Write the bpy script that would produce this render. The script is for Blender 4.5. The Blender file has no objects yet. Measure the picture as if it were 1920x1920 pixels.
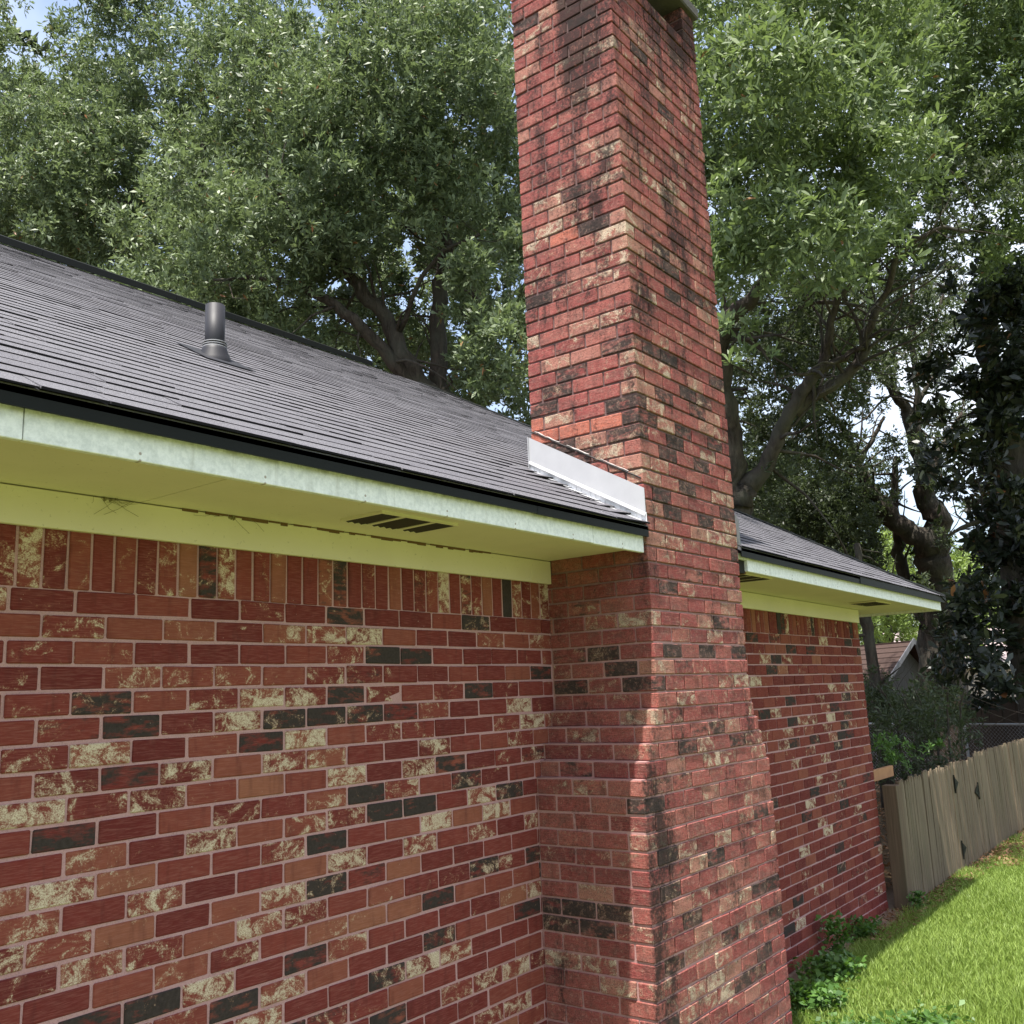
import bpy, bmesh, math, random
import numpy as np
from mathutils import Matrix, Vector

random.seed(7); rng = np.random.default_rng(7)
S = bpy.context.scene
COL = S.collection
R = math.radians

# ------------------------------------------------------------------ camera
F_, YAW, PIT, ROL = 1801.88, 0.652593756, 0.188347692, -0.041075038
CAM = np.array([-4.004, -2.8437, -0.3719])
_d = np.array([math.cos(PIT)*math.cos(YAW), math.cos(PIT)*math.sin(YAW), math.sin(PIT)])
_r = np.array([math.sin(YAW), -math.cos(YAW), 0.0]); _u = np.cross(_r, _d)
_r2 = math.cos(ROL)*_r + math.sin(ROL)*_u; _u2 = -math.sin(ROL)*_r + math.cos(ROL)*_u
cam = bpy.data.cameras.new('camera'); cam_o = bpy.data.objects.new('camera', cam); COL.objects.link(cam_o)
M = Matrix.Identity(4)
for i in range(3):
    M[i][0] = _r2[i]; M[i][1] = _u2[i]; M[i][2] = -_d[i]; M[i][3] = CAM[i]
cam_o.matrix_world = M
cam.sensor_width = 36; cam.lens = F_/1920*36; cam.clip_start = 0.05; cam.clip_end = 2000
S.camera = cam_o

# ------------------------------------------------------------------ light
SUN = Vector((-0.30, -0.075, 0.95)).normalized()
w = bpy.data.worlds.new('World'); S.world = w; w.use_nodes = True
nt = w.node_tree; bg = nt.nodes['Background']
sky = nt.nodes.new('ShaderNodeTexSky'); sky.sky_type = 'NISHITA'; sky.sun_disc = False
sky.sun_elevation = math.asin(SUN.z); sky.sun_rotation = math.atan2(SUN.x, SUN.y)
sky.air_density = 1.0; sky.dust_density = 2.5; sky.ozone_density = 1.0
_tc = nt.nodes.new('ShaderNodeTexCoord'); _no = nt.nodes.new('ShaderNodeTexNoise'); _no.inputs['Scale'].default_value = 2.6; _no.inputs['Detail'].default_value = 6
_mr = nt.nodes.new('ShaderNodeMapRange'); _mr.inputs[1].default_value = .42; _mr.inputs[2].default_value = .66; _mr.inputs[3].default_value = .12; _mr.inputs[4].default_value = .95
_mx = nt.nodes.new('ShaderNodeMix'); _mx.data_type = 'RGBA'; _mx.inputs[7].default_value = (4.6, 4.9, 5.4, 1)     # thin bright summer cloud
nt.links.new(_tc.outputs['Generated'], _no.inputs['Vector']); nt.links.new(_no.outputs['Fac'], _mr.inputs[0]); nt.links.new(_mr.outputs[0], _mx.inputs[0])
nt.links.new(sky.outputs[0], _mx.inputs[6]); nt.links.new(_mx.outputs[2], bg.inputs[0]); bg.inputs[1].default_value = 0.13
sl = bpy.data.lights.new('sun', 'SUN'); sl.energy = 4.8; sl.angle = R(0.6); sl.color = (1, .955, .88)
so = bpy.data.objects.new('sun', sl); COL.objects.link(so)
so.rotation_euler = SUN.to_track_quat('Z', 'Y').to_euler()
S.view_settings.view_transform = 'Standard'; S.view_settings.look = 'None'
S.view_settings.gamma = 1; S.view_settings.use_curve_mapping = False
S.view_settings.exposure = 1.25
S.cycles.max_bounces = 8; S.cycles.diffuse_bounces = 5; S.cycles.transmission_bounces = 4

# ------------------------------------------------------------------ helpers
def at(px, py, Z):
    """a point of the place, Z metres ahead of the camera's standpoint"""
    return CAM + Z*(_d + _r2*(px-960)/F_ - _u2*(py-960)/F_)
def pix(P):
    v = np.asarray(P, float) - CAM; Z = float(v@_d)
    if Z < .1: return (-9999, -9999, 1e9)
    return (960+F_*float(v@_r2)/Z, 960-F_*float(v@_u2)/Z, Z)

def tag(o, label=None, cat=None, group=None, kind=None):
    if label: o['label'] = label
    if cat: o['category'] = cat
    if group: o['group'] = group
    if kind: o['kind'] = kind
    return o
def empty(name, loc=(0, 0, 0), parent=None):
    o = bpy.data.objects.new(name, None); o.location = loc; COL.objects.link(o)
    o.empty_display_size = .1
    if parent: o.parent = parent
    return o
def mesh_of(name, vs, fs, mat=None, smooth=False):
    me = bpy.data.meshes.new(name); me.from_pydata([tuple(map(float, v)) for v in vs], [], fs); me.update()
    if mat: me.materials.append(mat)
    if smooth: me.polygons.foreach_set('use_smooth', [True]*len(me.polygons))
    return me
def obj(name, me, parent=None, loc=(0, 0, 0), rz=0):
    o = bpy.data.objects.new(name, me); COL.objects.link(o); o.location = loc; o.rotation_euler = (0, 0, rz)
    if parent: o.parent = parent
    return o
def np_mesh(name, V, Fq, mat, smooth=False):
    """V (n,3) array, Fq (m,k) array of equal-sized polygons"""
    me = bpy.data.meshes.new(name); n = len(V); m, k = Fq.shape
    me.vertices.add(n); me.vertices.foreach_set('co', np.ascontiguousarray(V, dtype=np.float32).ravel())
    me.loops.add(m*k); me.loops.foreach_set('vertex_index', np.ascontiguousarray(Fq, dtype=np.int32).ravel())
    me.polygons.add(m); me.polygons.foreach_set('loop_start', np.arange(0, m*k, k, dtype=np.int32))
    me.polygons.foreach_set('loop_total', np.full(m, k, dtype=np.int32))
    if smooth: me.polygons.foreach_set('use_smooth', np.ones(m, dtype=bool))
    me.update(calc_edges=True); me.materials.append(mat)
    return me

class MB:
    """collects boxes, prisms and tubes into one mesh"""
    def __init__(s): s.v = []; s.f = []
    def add(s, vs, fs):
        b = len(s.v); s.v += [tuple(map(float, v)) for v in vs]; s.f += [tuple(b+i for i in f) for f in fs]
    def hexa(s, p):   # 8 corners: bottom 4 ccw, top 4 ccw
        s.add(p, [(3, 2, 1, 0), (4, 5, 6, 7), (0, 1, 5, 4), (1, 2, 6, 5), (2, 3, 7, 6), (3, 0, 4, 7)])
    def box(s, x0, y0, z0, x1, y1, z1):
        s.hexa([(x0, y0, z0), (x1, y0, z0), (x1, y1, z0), (x0, y1, z0), (x0, y0, z1), (x1, y0, z1), (x1, y1, z1), (x0, y1, z1)])
    def prism(s, poly, ext):   # poly list of 3d points, ext vector
        n = len(poly); P = [np.array(p, float) for p in poly]; E = np.array(ext, float)
        s.add(P + [p+E for p in P], [tuple(range(n))[::-1], tuple(range(n, 2*n))] + [(i, (i+1) % n, n+(i+1) % n, n+i) for i in range(n)])
    def tube(s, pts, rad, n=8, cap=True):
        P = [np.array(p, float) for p in pts]; b = len(s.v); ref = np.array([.3, .2, 1.0])
        for i, p in enumerate(P):
            t = P[min(i+1, len(P)-1)] - P[max(i-1, 0)]; t /= (np.linalg.norm(t)+1e-9)
            a = np.cross(t, ref)
            if np.linalg.norm(a) < .2: a = np.cross(t, [1, 0, 0])
            a /= np.linalg.norm(a); c = np.cross(t, a)
            for k in range(n):
                q = 2*math.pi*k/n; s.v.append(tuple(p + rad[i]*(math.cos(q)*a+math.sin(q)*c)))
        for i in range(len(P)-1):
            for k in range(n):
                k2 = (k+1) % n; s.f.append((b+i*n+k, b+i*n+k2, b+(i+1)*n+k2, b+(i+1)*n+k))
        if cap:
            s.f.append(tuple(b+k for k in range(n))[::-1]); s.f.append(tuple(b+(len(P)-1)*n+k for k in range(n)))
    def build(s, name, mat, parent=None, smooth=False, bevel=0):
        me = mesh_of(name, s.v, s.f, mat, smooth)
        if bevel:
            bm = bmesh.new(); bm.from_mesh(me)
            bmesh.ops.recalc_face_normals(bm, faces=bm.faces)
            bmesh.ops.bevel(bm, geom=list(bm.edges), offset=bevel, segments=1, affect='EDGES', clamp_overlap=True)
            bm.to_mesh(me); bm.free()
        else:
            bm = bmesh.new(); bm.from_mesh(me); bmesh.ops.recalc_face_normals(bm, faces=bm.faces); bm.to_mesh(me); bm.free()
        return obj(name, me, parent)

# ------------------------------------------------------------------ materials
class NT:
    def __init__(s, name, spec=.5, rough=.8):
        s.m = bpy.data.materials.new(name); s.m.use_nodes = True; s.t = s.m.node_tree
        s.b = s.t.nodes['Principled BSDF']; s.b.inputs['Roughness'].default_value = rough
        s.b.inputs['Specular IOR Level'].default_value = spec
        s._p = None
    def n(s, ty, **kw):
        x = s.t.nodes.new(ty)
        for k, v in kw.items(): setattr(x, k, v)
        return x
    def put(s, sock, v):
        if hasattr(v, 'is_output') or isinstance(v, bpy.types.NodeSocket): s.t.links.new(v, sock)
        elif isinstance(v, (tuple, list)) and len(v) == 3 and sock.type == 'RGBA': sock.default_value = (*v, 1)
        else: sock.default_value = v
    def pos(s):
        if s._p is None: s._p = s.n('ShaderNodeNewGeometry').outputs['Position']
        return s._p
    def objpos(s): return s.n('ShaderNodeTexCoord').outputs['Object']
    def math(s, op, a, b=0, clamp=False):
        x = s.n('ShaderNodeMath', operation=op); x.use_clamp = clamp; s.put(x.inputs[0], a); s.put(x.inputs[1], b); return x.outputs[0]
    def vmul(s, v, k):
        x = s.n('ShaderNodeVectorMath', operation='MULTIPLY'); s.put(x.inputs[0], v); x.inputs[1].default_value = k; return x.outputs[0]
    def vadd(s, v, k):
        x = s.n('ShaderNodeVectorMath', operation='ADD'); s.put(x.inputs[0], v); s.put(x.inputs[1], k); return x.outputs[0]
    def comb(s, x_, y_, z_):
        x = s.n('ShaderNodeCombineXYZ'); s.put(x.inputs[0], x_); s.put(x.inputs[1], y_); s.put(x.inputs[2], z_); return x.outputs[0]
    def sep(s, v):
        x = s.n('ShaderNodeSeparateXYZ'); s.put(x.inputs[0], v); return x.outputs
    def noise(s, vec, scale, detail=4, rough=.55, dist=0):
        x = s.n('ShaderNodeTexNoise'); s.put(x.inputs['Vector'], vec); x.inputs['Scale'].default_value = scale
        x.inputs['Detail'].default_value = detail; x.inputs['Roughness'].default_value = rough; x.inputs['Distortion'].default_value = dist
        return x.outputs['Fac']
    def vor(s, vec, scale, out='Distance'):
        x = s.n('ShaderNodeTexVoronoi'); s.put(x.inputs['Vector'], vec); x.inputs['Scale'].default_value = scale; return x.outputs[out]
    def rng(s, v, a, b, c=0, d=1, smooth=False):
        x = s.n('ShaderNodeMapRange'); x.clamp = True
        if smooth: x.interpolation_type = 'SMOOTHSTEP'
        s.put(x.inputs[0], v); s.put(x.inputs[1], a); s.put(x.inputs[2], b); s.put(x.inputs[3], c); s.put(x.inputs[4], d); return x.outputs[0]
    def mix(s, f, a, b, mode='MIX'):
        x = s.n('ShaderNodeMix', data_type='RGBA', blend_type=mode); s.put(x.inputs[0], f); s.put(x.inputs[6], a); s.put(x.inputs[7], b); return x.outputs[2]
    def ramp(s, f, stops):
        x = s.n('ShaderNodeValToRGB'); s.put(x.inputs[0], f); e = x.color_ramp.elements
        while len(e) < len(stops): e.new(.5)
        for i, (p, c) in enumerate(stops): e[i].position = p; e[i].color = (*c, 1)
        return x.outputs[0]
    def bump(s, h, strength=.3, dist=.01):
        x = s.n('ShaderNodeBump'); x.inputs['Strength'].default_value = strength; x.inputs['Distance'].default_value = dist
        s.put(x.inputs['Height'], h); s.t.links.new(x.outputs[0], s.b.inputs['Normal'])
    def col(s, c): s.put(s.b.inputs['Base Color'], c)
    def rough(s, r): s.put(s.b.inputs['Roughness'], r)

def soot_mask(k):
    """lichen and soot stains that belong to the chimney's brickwork"""
    P = k.pos(); x, y, z = k.sep(P)
    big = k.noise(k.vmul(P, (6, 6, 2.0)), 1.0, 5, .65)
    fine = k.noise(P, 60, 5, .7)
    n = k.math('ADD', k.math('MULTIPLY', big, .65), k.math('MULTIPLY', fine, .35))
    hi = k.rng(z, .4, 1.6, 0, .055)                     # the exposed stack is dirtier
    top = k.math('MULTIPLY', k.rng(z, 2.0, 3.3, 0, 1), k.rng(k.math('ABSOLUTE', k.math('ADD', y, .40)), 0.06, .24, .16, 0))
    corner = k.math('MULTIPLY', k.rng(k.math('ADD', x, k.math('MULTIPLY', k.noise(P, 7, 3), .3)), .36, .05, 0, .125), k.math('MULTIPLY', k.rng(z, -.1, -.5, 0, 1), k.rng(y, -.56, -.588, 0, 1)))
    add = k.math('ADD', k.math('ADD', hi, top), corner)
    return k.rng(k.math('ADD', n, add), .555, .66, 0, .88)

def brick_mat(name, attr=False, chimney=False):
    k = NT(name, .10, .9)
    if attr:
        a = k.n('ShaderNodeAttribute'); a.attribute_name = 'bc'; C = a.outputs['Color']
    else:
        C = k.n('ShaderNodeObjectInfo').outputs['Color']
    sp = k.n('ShaderNodeSeparateColor'); k.put(sp.inputs[0], C)
    dark, cream, hue = sp.outputs[0], sp.outputs[1], sp.outputs[2]
    P = k.pos(); Q = k.vadd(P, k.comb(k.math('MULTIPLY', hue, 37.1), k.math('MULTIPLY', hue, 91.7), k.math('MULTIPLY', hue, 13.3)))
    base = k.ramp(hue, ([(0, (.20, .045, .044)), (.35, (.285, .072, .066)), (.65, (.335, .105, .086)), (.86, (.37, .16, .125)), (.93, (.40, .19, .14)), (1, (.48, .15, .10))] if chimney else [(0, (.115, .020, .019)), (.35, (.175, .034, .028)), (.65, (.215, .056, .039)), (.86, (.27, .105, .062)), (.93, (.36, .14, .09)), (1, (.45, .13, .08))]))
    cloud = k.noise(Q, 14, 4, .6)
    base = k.mix(k.rng(cloud, .35, .7, 0, .5), base, k.mix(.5, base, (.10, .03, .025)))
    streak = k.noise(k.vmul(Q, (22, 22, 330)), 1.0, 3, .6)
    base = k.mix(k.rng(streak, .45, .70, 0, .75 if chimney else .4), base, k.mix(.5, base, (.46, .22, .18)))
    base = k.mix(k.rng(k.noise(k.vmul(Q, (26, 26, 5)), 1.0, 3, .6), .55, .72, 0, .4), base, (.075, .022, .020))
    # burnt, near-black skin
    dn = k.noise(k.vmul(Q, (12, 12, 34)), 1.0, 5, .65)
    dm = k.rng(k.math('ADD', dn, k.math('MULTIPLY', dark, .75)), .80, .97, 0, 1)
    dc = k.mix(k.noise(Q, 90, 3, .6), (.020, .016, .015), (.070, .054, .048))
    base = k.mix(dm, base, dc)
    # lime-cream slurry, patchy with crumbly edges
    cn = k.math('ADD', k.math('MULTIPLY', k.noise(k.vmul(Q, (1, 1, 1.3)), 13, 6, .70, .9), .68), k.math('MULTIPLY', k.noise(Q, 150, 4, .85), .32))
    cs = k.math('ADD', cn, k.math('MULTIPLY', cream, .40))
    base = k.mix(k.rng(cs, .675, .775, 0, .6), base, (.33, .165, .10))
    cm = k.rng(cs, .715, .79, 0, .93)
    cc = k.mix(k.rng(k.noise(Q, 330, 3, .7), .40, .52, 0, 1), (.30, .19, .13), (.60, .51, .38))
    base = k.mix(cm, base, cc)
    # odd white flecks
    fl = k.rng(k.noise(Q, 120, 2, .5), .765, .79, 0, .7)
    base = k.mix(fl, base, (.5, .42, .36))
    h = k.math('ADD', k.math('MULTIPLY', k.noise(Q, 180, 4, .7), .5), k.math('MULTIPLY', streak, .5))
    h = k.math('ADD', h, k.math('MULTIPLY', cm, .25))
    if chimney:
        st = soot_mask(k)
        wz = k.noise(k.vmul(P, (1, 1, 2.2)), 9, 6, .72)
        base = k.mix(k.rng(wz, .47, .64, 0, .5), base, (.125, .075, .066))
        base = k.mix(k.rng(k.noise(P, 45, 5, .75), .52, .66, 0, .45), base, (.40, .24, .19))
        sp_ = k.noise(P, 190, 3, .75)
        base = k.mix(k.rng(sp_, .52, .60, 0, .6), base, (.05, .03, .028))
        base = k.mix(st, base, (.028, .021, .020))
        h = k.math('ADD', h, k.math('MULTIPLY', k.noise(Q, 75, 4, .75), 1.2))
        k.bump(h, .8, .0045)
    else:
        k.bump(h, .5, .002)
    k.col(base)
    return k.m
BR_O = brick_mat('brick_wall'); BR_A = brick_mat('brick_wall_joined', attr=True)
BC_O = brick_mat('brick_chimney', chimney=True); BC_A = brick_mat('brick_chimney_joined', attr=True, chimney=True)

def mortar_mat(name, a, b, chimney=False):
    k = NT(name, .2, .95); P = k.pos()
    c = k.mix(k.noise(P, 9, 4, .6), a, b)
    c = k.mix(k.rng(k.noise(P, 240, 2, .6), .5, .8, 0, .5), c, (.13, .08, .07))
    if chimney:
        x, y, z = k.sep(P)
        up = k.rng(z, -.25, .5, 0, .78)
        c = k.mix(k.math('MAXIMUM', up, soot_mask(k)), c, (.075, .05, .047))
    k.col(c); k.bump(k.noise(P, 160, 4, .7), .6, .004)
    return k.m
MORTAR = mortar_mat('mortar_pink', (.50, .30, .30), (.40, .225, .22))
MORTAR_C = mortar_mat('mortar_chimney', (.50, .29, .28), (.33, .19, .18), True)

def paint(name, c1, c2, rough=.5, sc=6, speck=(.3, .27, .2), amt=.5):
    k = NT(name, .4, rough); P = k.pos()
    c = k.mix(k.rng(k.noise(P, sc, 5, .6), .3, .7), c1, c2)
    c = k.mix(k.rng(k.noise(P, 70, 3, .6), .66, .72, 0, amt), c, speck)
    k.col(c); k.bump(k.noise(k.vmul(P, (4, 60, 60)), 3, 3, .6), .15, .002); return k.m
FASCIA = paint('fascia_white_paint', (.78, .79, .78), (.60, .62, .60), .55, 55, (.86, .86, .84), .6)
_k = NT('fascia_weathered_paint', .4, .55); _P = _k.pos(); _x, _y, _z = _k.sep(_P)
_c = _k.mix(_k.rng(_k.noise(_P, 60, 5, .65), .35, .62), (.62, .64, .62), (.80, .81, .79))
_c = _k.mix(_k.rng(_k.noise(_k.vmul(_P, (28, 28, 3)), 1.0, 4, .65), .56, .74, 0, .55), _c, (.36, .36, .30))
_c = _k.mix(_k.math('MULTIPLY', _k.rng(_z, .335, .352, 0, .6), _k.rng(_k.noise(_P, 22, 4, .7), .42, .62)), _c, (.18, .17, .13))
_nx = _k.math('SUBTRACT', _k.math('FRACT', _k.math('MULTIPLY', _x, 2.46), 0), .5)
_nz = _k.math('MULTIPLY', _k.math('SUBTRACT', _k.math('PINGPONG', _k.math('SUBTRACT', _z, .285), .052), .01), 2.46)
_nd = _k.math('SQRT', _k.math('ADD', _k.math('MULTIPLY', _nx, _nx), _k.math('MULTIPLY', _nz, _nz)))
_c = _k.mix(_k.rng(_nd, .013, .008, 0, .75), _c, (.22, .15, .09))
_k.col(_c); _k.bump(_k.noise(_k.vmul(_P, (3, 60, 70)), 3, 4, .65), .35, .002); FASCIA = _k.m
SOFFIT = paint('soffit_bounce_tint_paint', (.70, .64, .46), (.63, .58, .41), .6, 3, (.16, .13, .06), .35)  # white boards tinted yellow: lawn bounce light put into the paint colour
FRIEZE = paint('frieze_bounce_tint_paint', (.68, .62, .45), (.63, .57, .41), .55, 3, (.18, .15, .07), .35)  # same yellow lawn bounce mixed into the white frieze colour
def simple(name, c, rough=.5, metal=0, spec=.5, n=0):
    k = NT(name, spec, rough); k.b.inputs['Metallic'].default_value = metal
    if n:
        P = k.pos(); cc = k.mix(k.noise(P, n, 4, .6), tuple(v*.7 for v in c), tuple(min(1, v*1.2) for v in c)); k.col(cc)
    else: k.col(c)
    return k.m
DRIP = simple('drip_edge_black', (.008, .009, .008), .6, 0, .15)
PIPE = simple('vent_pipe_dark_grey', (.020, .020, .025), .55, 0, .3, 8)
BOOT_RING = simple('boot_ring', (.30, .30, .31), .4)
GALV = paint('flashing_white_metal', (.43, .43, .45), (.36, .36, .38), .5, 5, (.4, .4, .4), .4)
GALV2 = simple('step_flashing_grey', (.60, .60, .62), .45, 0, .5, 20)
VENTM = simple('soffit_vent_dark', (.05, .046, .034), .6, .3)
HOLE = simple('dark_void', (.008, .007, .006), .95)
SEAL_W = simple('sealant_white', (.5, .46, .44), .6, 0, .3, 60)
SEAL_B = simple('sealant_black', (.012, .01, .01), .6)
COREW = simple('wood_raw', (.20, .11, .06), .9, 0, .2, 30)
CAPM = NT('chimney_cap_concrete', .3, .9); CAPM.col(CAPM.mix(CAPM.noise(CAPM.pos(), 14, 5, .7), (.11, .10, .085), (.035, .032, .03))); CAPM.bump(CAPM.noise(CAPM.pos(), 50, 4), .5, .01); CAPM = CAPM.m
SOOTIN = simple('flue_soot', (.02, .018, .018), .95)

def shingle_mat(name, attr):
    k = NT(name, .45, .75)
    if attr:
        a = k.n('ShaderNodeAttribute'); a.attribute_name = 'bc'; C = a.outputs['Color']
    else: C = k.n('ShaderNodeObjectInfo').outputs['Color']
    sp = k.n('ShaderNodeSeparateColor'); k.put(sp.inputs[0], C)
    P = k.pos()
    g = k.noise(P, 420, 2, .7)
    c = k.ramp(g, [(.34, (.014, .0138, .0155)), (.5, (.070, .068, .077)), (.68, (.27, .262, .29))])
    c = k.mix(k.rng(sp.outputs[0], 0, 1, 0, .35), c, (.05, .046, .058))
    c = k.mix(k.rng(k.noise(P, 1.6, 3), .45, .7, 0, .35), c, (.11, .107, .12))
    k.col(c); k.bump(g, .8, .003); return k.m
_gn = [n for n in GALV.node_tree.nodes if n.type == 'BUMP'][0]; _gn.inputs['Strength'].default_value = .12
ASPH_SHADE = simple('asphalt_edge_shade', (.006, .006, .007), .9, 0, .1)  # black asphalt edge, also painting in the shadow gap under each course
SH_O = shingle_mat('shingle_charcoal', False); SH_A = shingle_mat('shingle_charcoal_joined', True)

def wood_mat(name, c1, c2, c3, sc=1.0, objrand=True):
    k = NT(name, .25, .85); P = k.pos()
    if objrand:
        r = k.n('ShaderNodeObjectInfo').outputs['Random']
        Q = k.vadd(P, k.comb(k.math('MULTIPLY', r, 53.), 0, 0))
    else: r = .5; Q = P
    g = k.noise(k.vmul(Q, (60*sc, 60*sc, 2.2*sc)), 1.0, 5, .6, .4)
    c = k.mix(k.rng(g, .32, .68), c1, c2)
    c = k.mix(k.rng(k.noise(k.vmul(Q, (5, 5, .9)), 1.0, 4, .6), .5, .68, 0, .7), c, c3)
    if objrand: c = k.mix(k.math('MULTIPLY', r, .4), c, k.mix(.6, c, (.08, .06, .045)))
    z = k.sep(P)[2]
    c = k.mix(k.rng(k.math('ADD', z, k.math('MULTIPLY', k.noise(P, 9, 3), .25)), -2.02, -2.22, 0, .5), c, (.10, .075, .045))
    k.col(c); k.bump(g, .6, .004); return k.m
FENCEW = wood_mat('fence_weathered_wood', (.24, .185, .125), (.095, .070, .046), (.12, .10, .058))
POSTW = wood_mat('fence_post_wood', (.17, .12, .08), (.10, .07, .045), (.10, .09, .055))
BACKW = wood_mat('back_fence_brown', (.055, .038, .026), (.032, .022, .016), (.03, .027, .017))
BARK = NT('bark_grey_brown', .2, .95)
_P = BARK.pos(); _g = BARK.noise(BARK.vmul(_P, (9, 9, 2.5)), 1.6, 6, .7, .5)
BARK.col(BARK.mix(BARK.rng(BARK.noise(_P, 2.2, 4, .6), .4, .65, 0, .6), BARK.ramp(_g, [(.3, (.016, .012, .010)), (.7, (.095, .075, .062))]), (.085, .085, .068)))
BARK.bump(_g, .9, .03); BARK = BARK.m

def leaf_mat(name, dark, light, trans, gloss=.38, spec=.5, brown=.0):
    k = NT(name, spec, gloss)
    rnd = k.n('ShaderNodeNewGeometry').outputs['Random Per Island']
    c = k.mix(rnd, dark, light)
    c = k.mix(k.rng(k.noise(k.pos(), .9, 3, .6), .35, .7), c, k.mix(.5, c, dark))
    if brown: c = k.mix(k.rng(rnd, 1-brown, 1-brown+.002), c, (.30, .12, .05))
    k.col(c)
    tr = k.n('ShaderNodeBsdfTranslucent'); k.put(tr.inputs[0], trans)
    mx = k.n('ShaderNodeMixShader'); mx.inputs[0].default_value = .28
    out = k.t.nodes['Material Output']
    k.t.links.new(k.b.outputs[0], mx.inputs[1]); k.t.links.new(tr.outputs[0], mx.inputs[2]); k.t.links.new(mx.outputs[0], out.inputs[0])
    return k.m
LEAF_L = leaf_mat('oak_leaf_haze_pale', (.052, .078, .040), (.255, .32, .165), (.20, .27, .10), .5, .34, .008)  # leaf colour lightened and greyed in place of haze and sun flare
LEAF_R = leaf_mat('oak_leaf_fresh_green', (.050, .080, .030), (.215, .275, .115), (.20, .28, .08), .52, .4, .003)
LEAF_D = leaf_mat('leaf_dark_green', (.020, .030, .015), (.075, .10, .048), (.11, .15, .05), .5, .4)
LEAF_M = leaf_mat('magnolia_leaf_glossy', (.011, .018, .012), (.045, .058, .038), (.035, .05, .02), .34, .6, .008)
LEAF_S = leaf_mat('sunlit_far_leaf', (.10, .15, .035), (.22, .30, .08), (.3, .42, .08), .5, .4)
LEAF_W = leaf_mat('weed_leaf', (.04, .095, .02), (.10, .20, .04), (.14, .28, .03), .5, .4)
GRASSM = leaf_mat('grass_blade', (.12, .185, .03), (.30, .40, .10), (.28, .40, .055), .5, .3)
LITTERM = leaf_mat('dead_leaf', (.16, .085, .045), (.36, .22, .13), (.2, .1, .04), .7, .3)
GR = NT('lawn_ground', .1, .95)
_P = GR.pos(); _x, _y, _z = GR.sep(_P)
_g = GR.noise(_P, 45, 4, .7)
_c = GR.mix(GR.rng(_g, .35, .65), (.085, .10, .03), (.17, .20, .065))
_edge = GR.math('ADD', _y, GR.math('MULTIPLY', GR.noise(_P, 4, 4, .6), .35))
_dirt = GR.mix(GR.noise(_P, 30, 5, .7), (.19, .12, .085), (.30, .235, .19))
_c = GR.mix(GR.rng(_edge, -.02, .10), _c, _dirt)
_c = GR.mix(GR.rng(_y, .1, .3), _c, (.075, .052, .03))
GR.col(_c); GR.bump(_g, .6, .02); GR = GR.m

# ------------------------------------------------------------------ ground
GZ = -2.295
sheet = obj('ground', mesh_of('ground', [(-150, -150, GZ), (300, -150, GZ), (300, 300, GZ), (-150, 300, GZ)], [(0, 1, 2, 3)], GR))
tag(sheet, kind='structure')

# ------------------------------------------------------------------ brickwork
H, B0, X0 = .0765, .201, -.082
BL, BF = .192, .187
L, D, W, DB = 4.76, .59, 1.02, .073
T_N = "0:-14C -13c -12r -11r -10r -9c -8r -7D -6r -5r -4r -3D -2r -1r 0r;1:-14r -13c -12r -11c -10r -9C -8C -7C -6r -5r -4r -3c -2r -1c;2:-14r -13c -12c -11r -10r -9r -8r -7c -6D -5D -4r -3r -2r -1r 0c;3:-14r -13r -12c -11c -10c -9c -8c -7d -6r -5r -4r -3r -2r -1D;4:-13c -12D -11r -10C -9C -8C -7D -6C -5r -4c -3D -2r -1r 0r;5:-13d -12D -11r -10C -9D -8D -7D -6d -5c -4r -3r -2C -1r;6:-13C -12C -11r -10c -9D -8C -7r -6c -5c -4r -3r -2c -1C;7:-13C -12d -11C -10r -9C -8C -7r -6r -5C -4r -3r -2c -1r;8:-13C -12c -11C -10r -9o -8r -7C -6r -5C -4D -3r -2c;9:-14r -13D -12r -11r -10C -9r -8C -5r -4D -3r -2r;10:-13r -12C -11r -10C -9r -8C -7C -6D -5D -4r -3C -2D -1r;11:-14C -13C -12o -11r -10r -9C -8D -7r -6r -5C -4o -3C -2r;12:-13C -12r -11C -10r -9r -8o -7C -6r -5C -4r -3C -2r -1C;13:-14C -13C -12o -11r -10r -9C -8D -7d -6o -5r -4r -3r -2r;14:-13c -12C -11C -10r -9C -8C -7r -6o -5r -4r -3D -2c -1D;15:-14r -13r -12r -11c -10c -9r -8o -7o -6o -5D -4r -3r -2r;16:-12D -11D -10C -9r -8D -7C -6r -5r -4r -3r -2o -1d;17:-11C -10D -9C -8o -7r -6r -5D -4r -3r -2D;18:-9C -8r -7r -6D -5C -4C -3r -2r -1r;19:-8d -7r -6r -5r -4r -3r -2r;20:-6D -5r -4C -3C -2C -1c;21:-5r -4r -3r -2r;22:-3C -2C"
T_S = "-36c -35C -33c -30c -29c -27D -26C -23o -20d -19D -13d -11C -9d -5D -4C -3c -1C"
T_F = "0:1D 4C 9d 11D;1:0D 6D 8D;2:8C 9D 10C;3:7c 10D;4:2D 11C;5:2C 3c 4C;6:1C 2D 5c 8D;7:3c 4D 5C 10C 11D;8:2D 4C 6C 7C 8D;9:3D 5C 7c 8c 9C;10:2D 3D 4C 6D 8D 9C;11:4D 9c;12:5C 8C;14:4C 6C;15:4D 7D 11D;16:4d 7C;17:4D 5c 8D;18:2C 6C;19:2D 6C;20:3d 8C;21:2c 4c 5D;22:0D 8C;23:0C 5D;24:2d 3d 7C 9D;25:10C;26:9C 10D;27:1C;29:1c"
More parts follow.
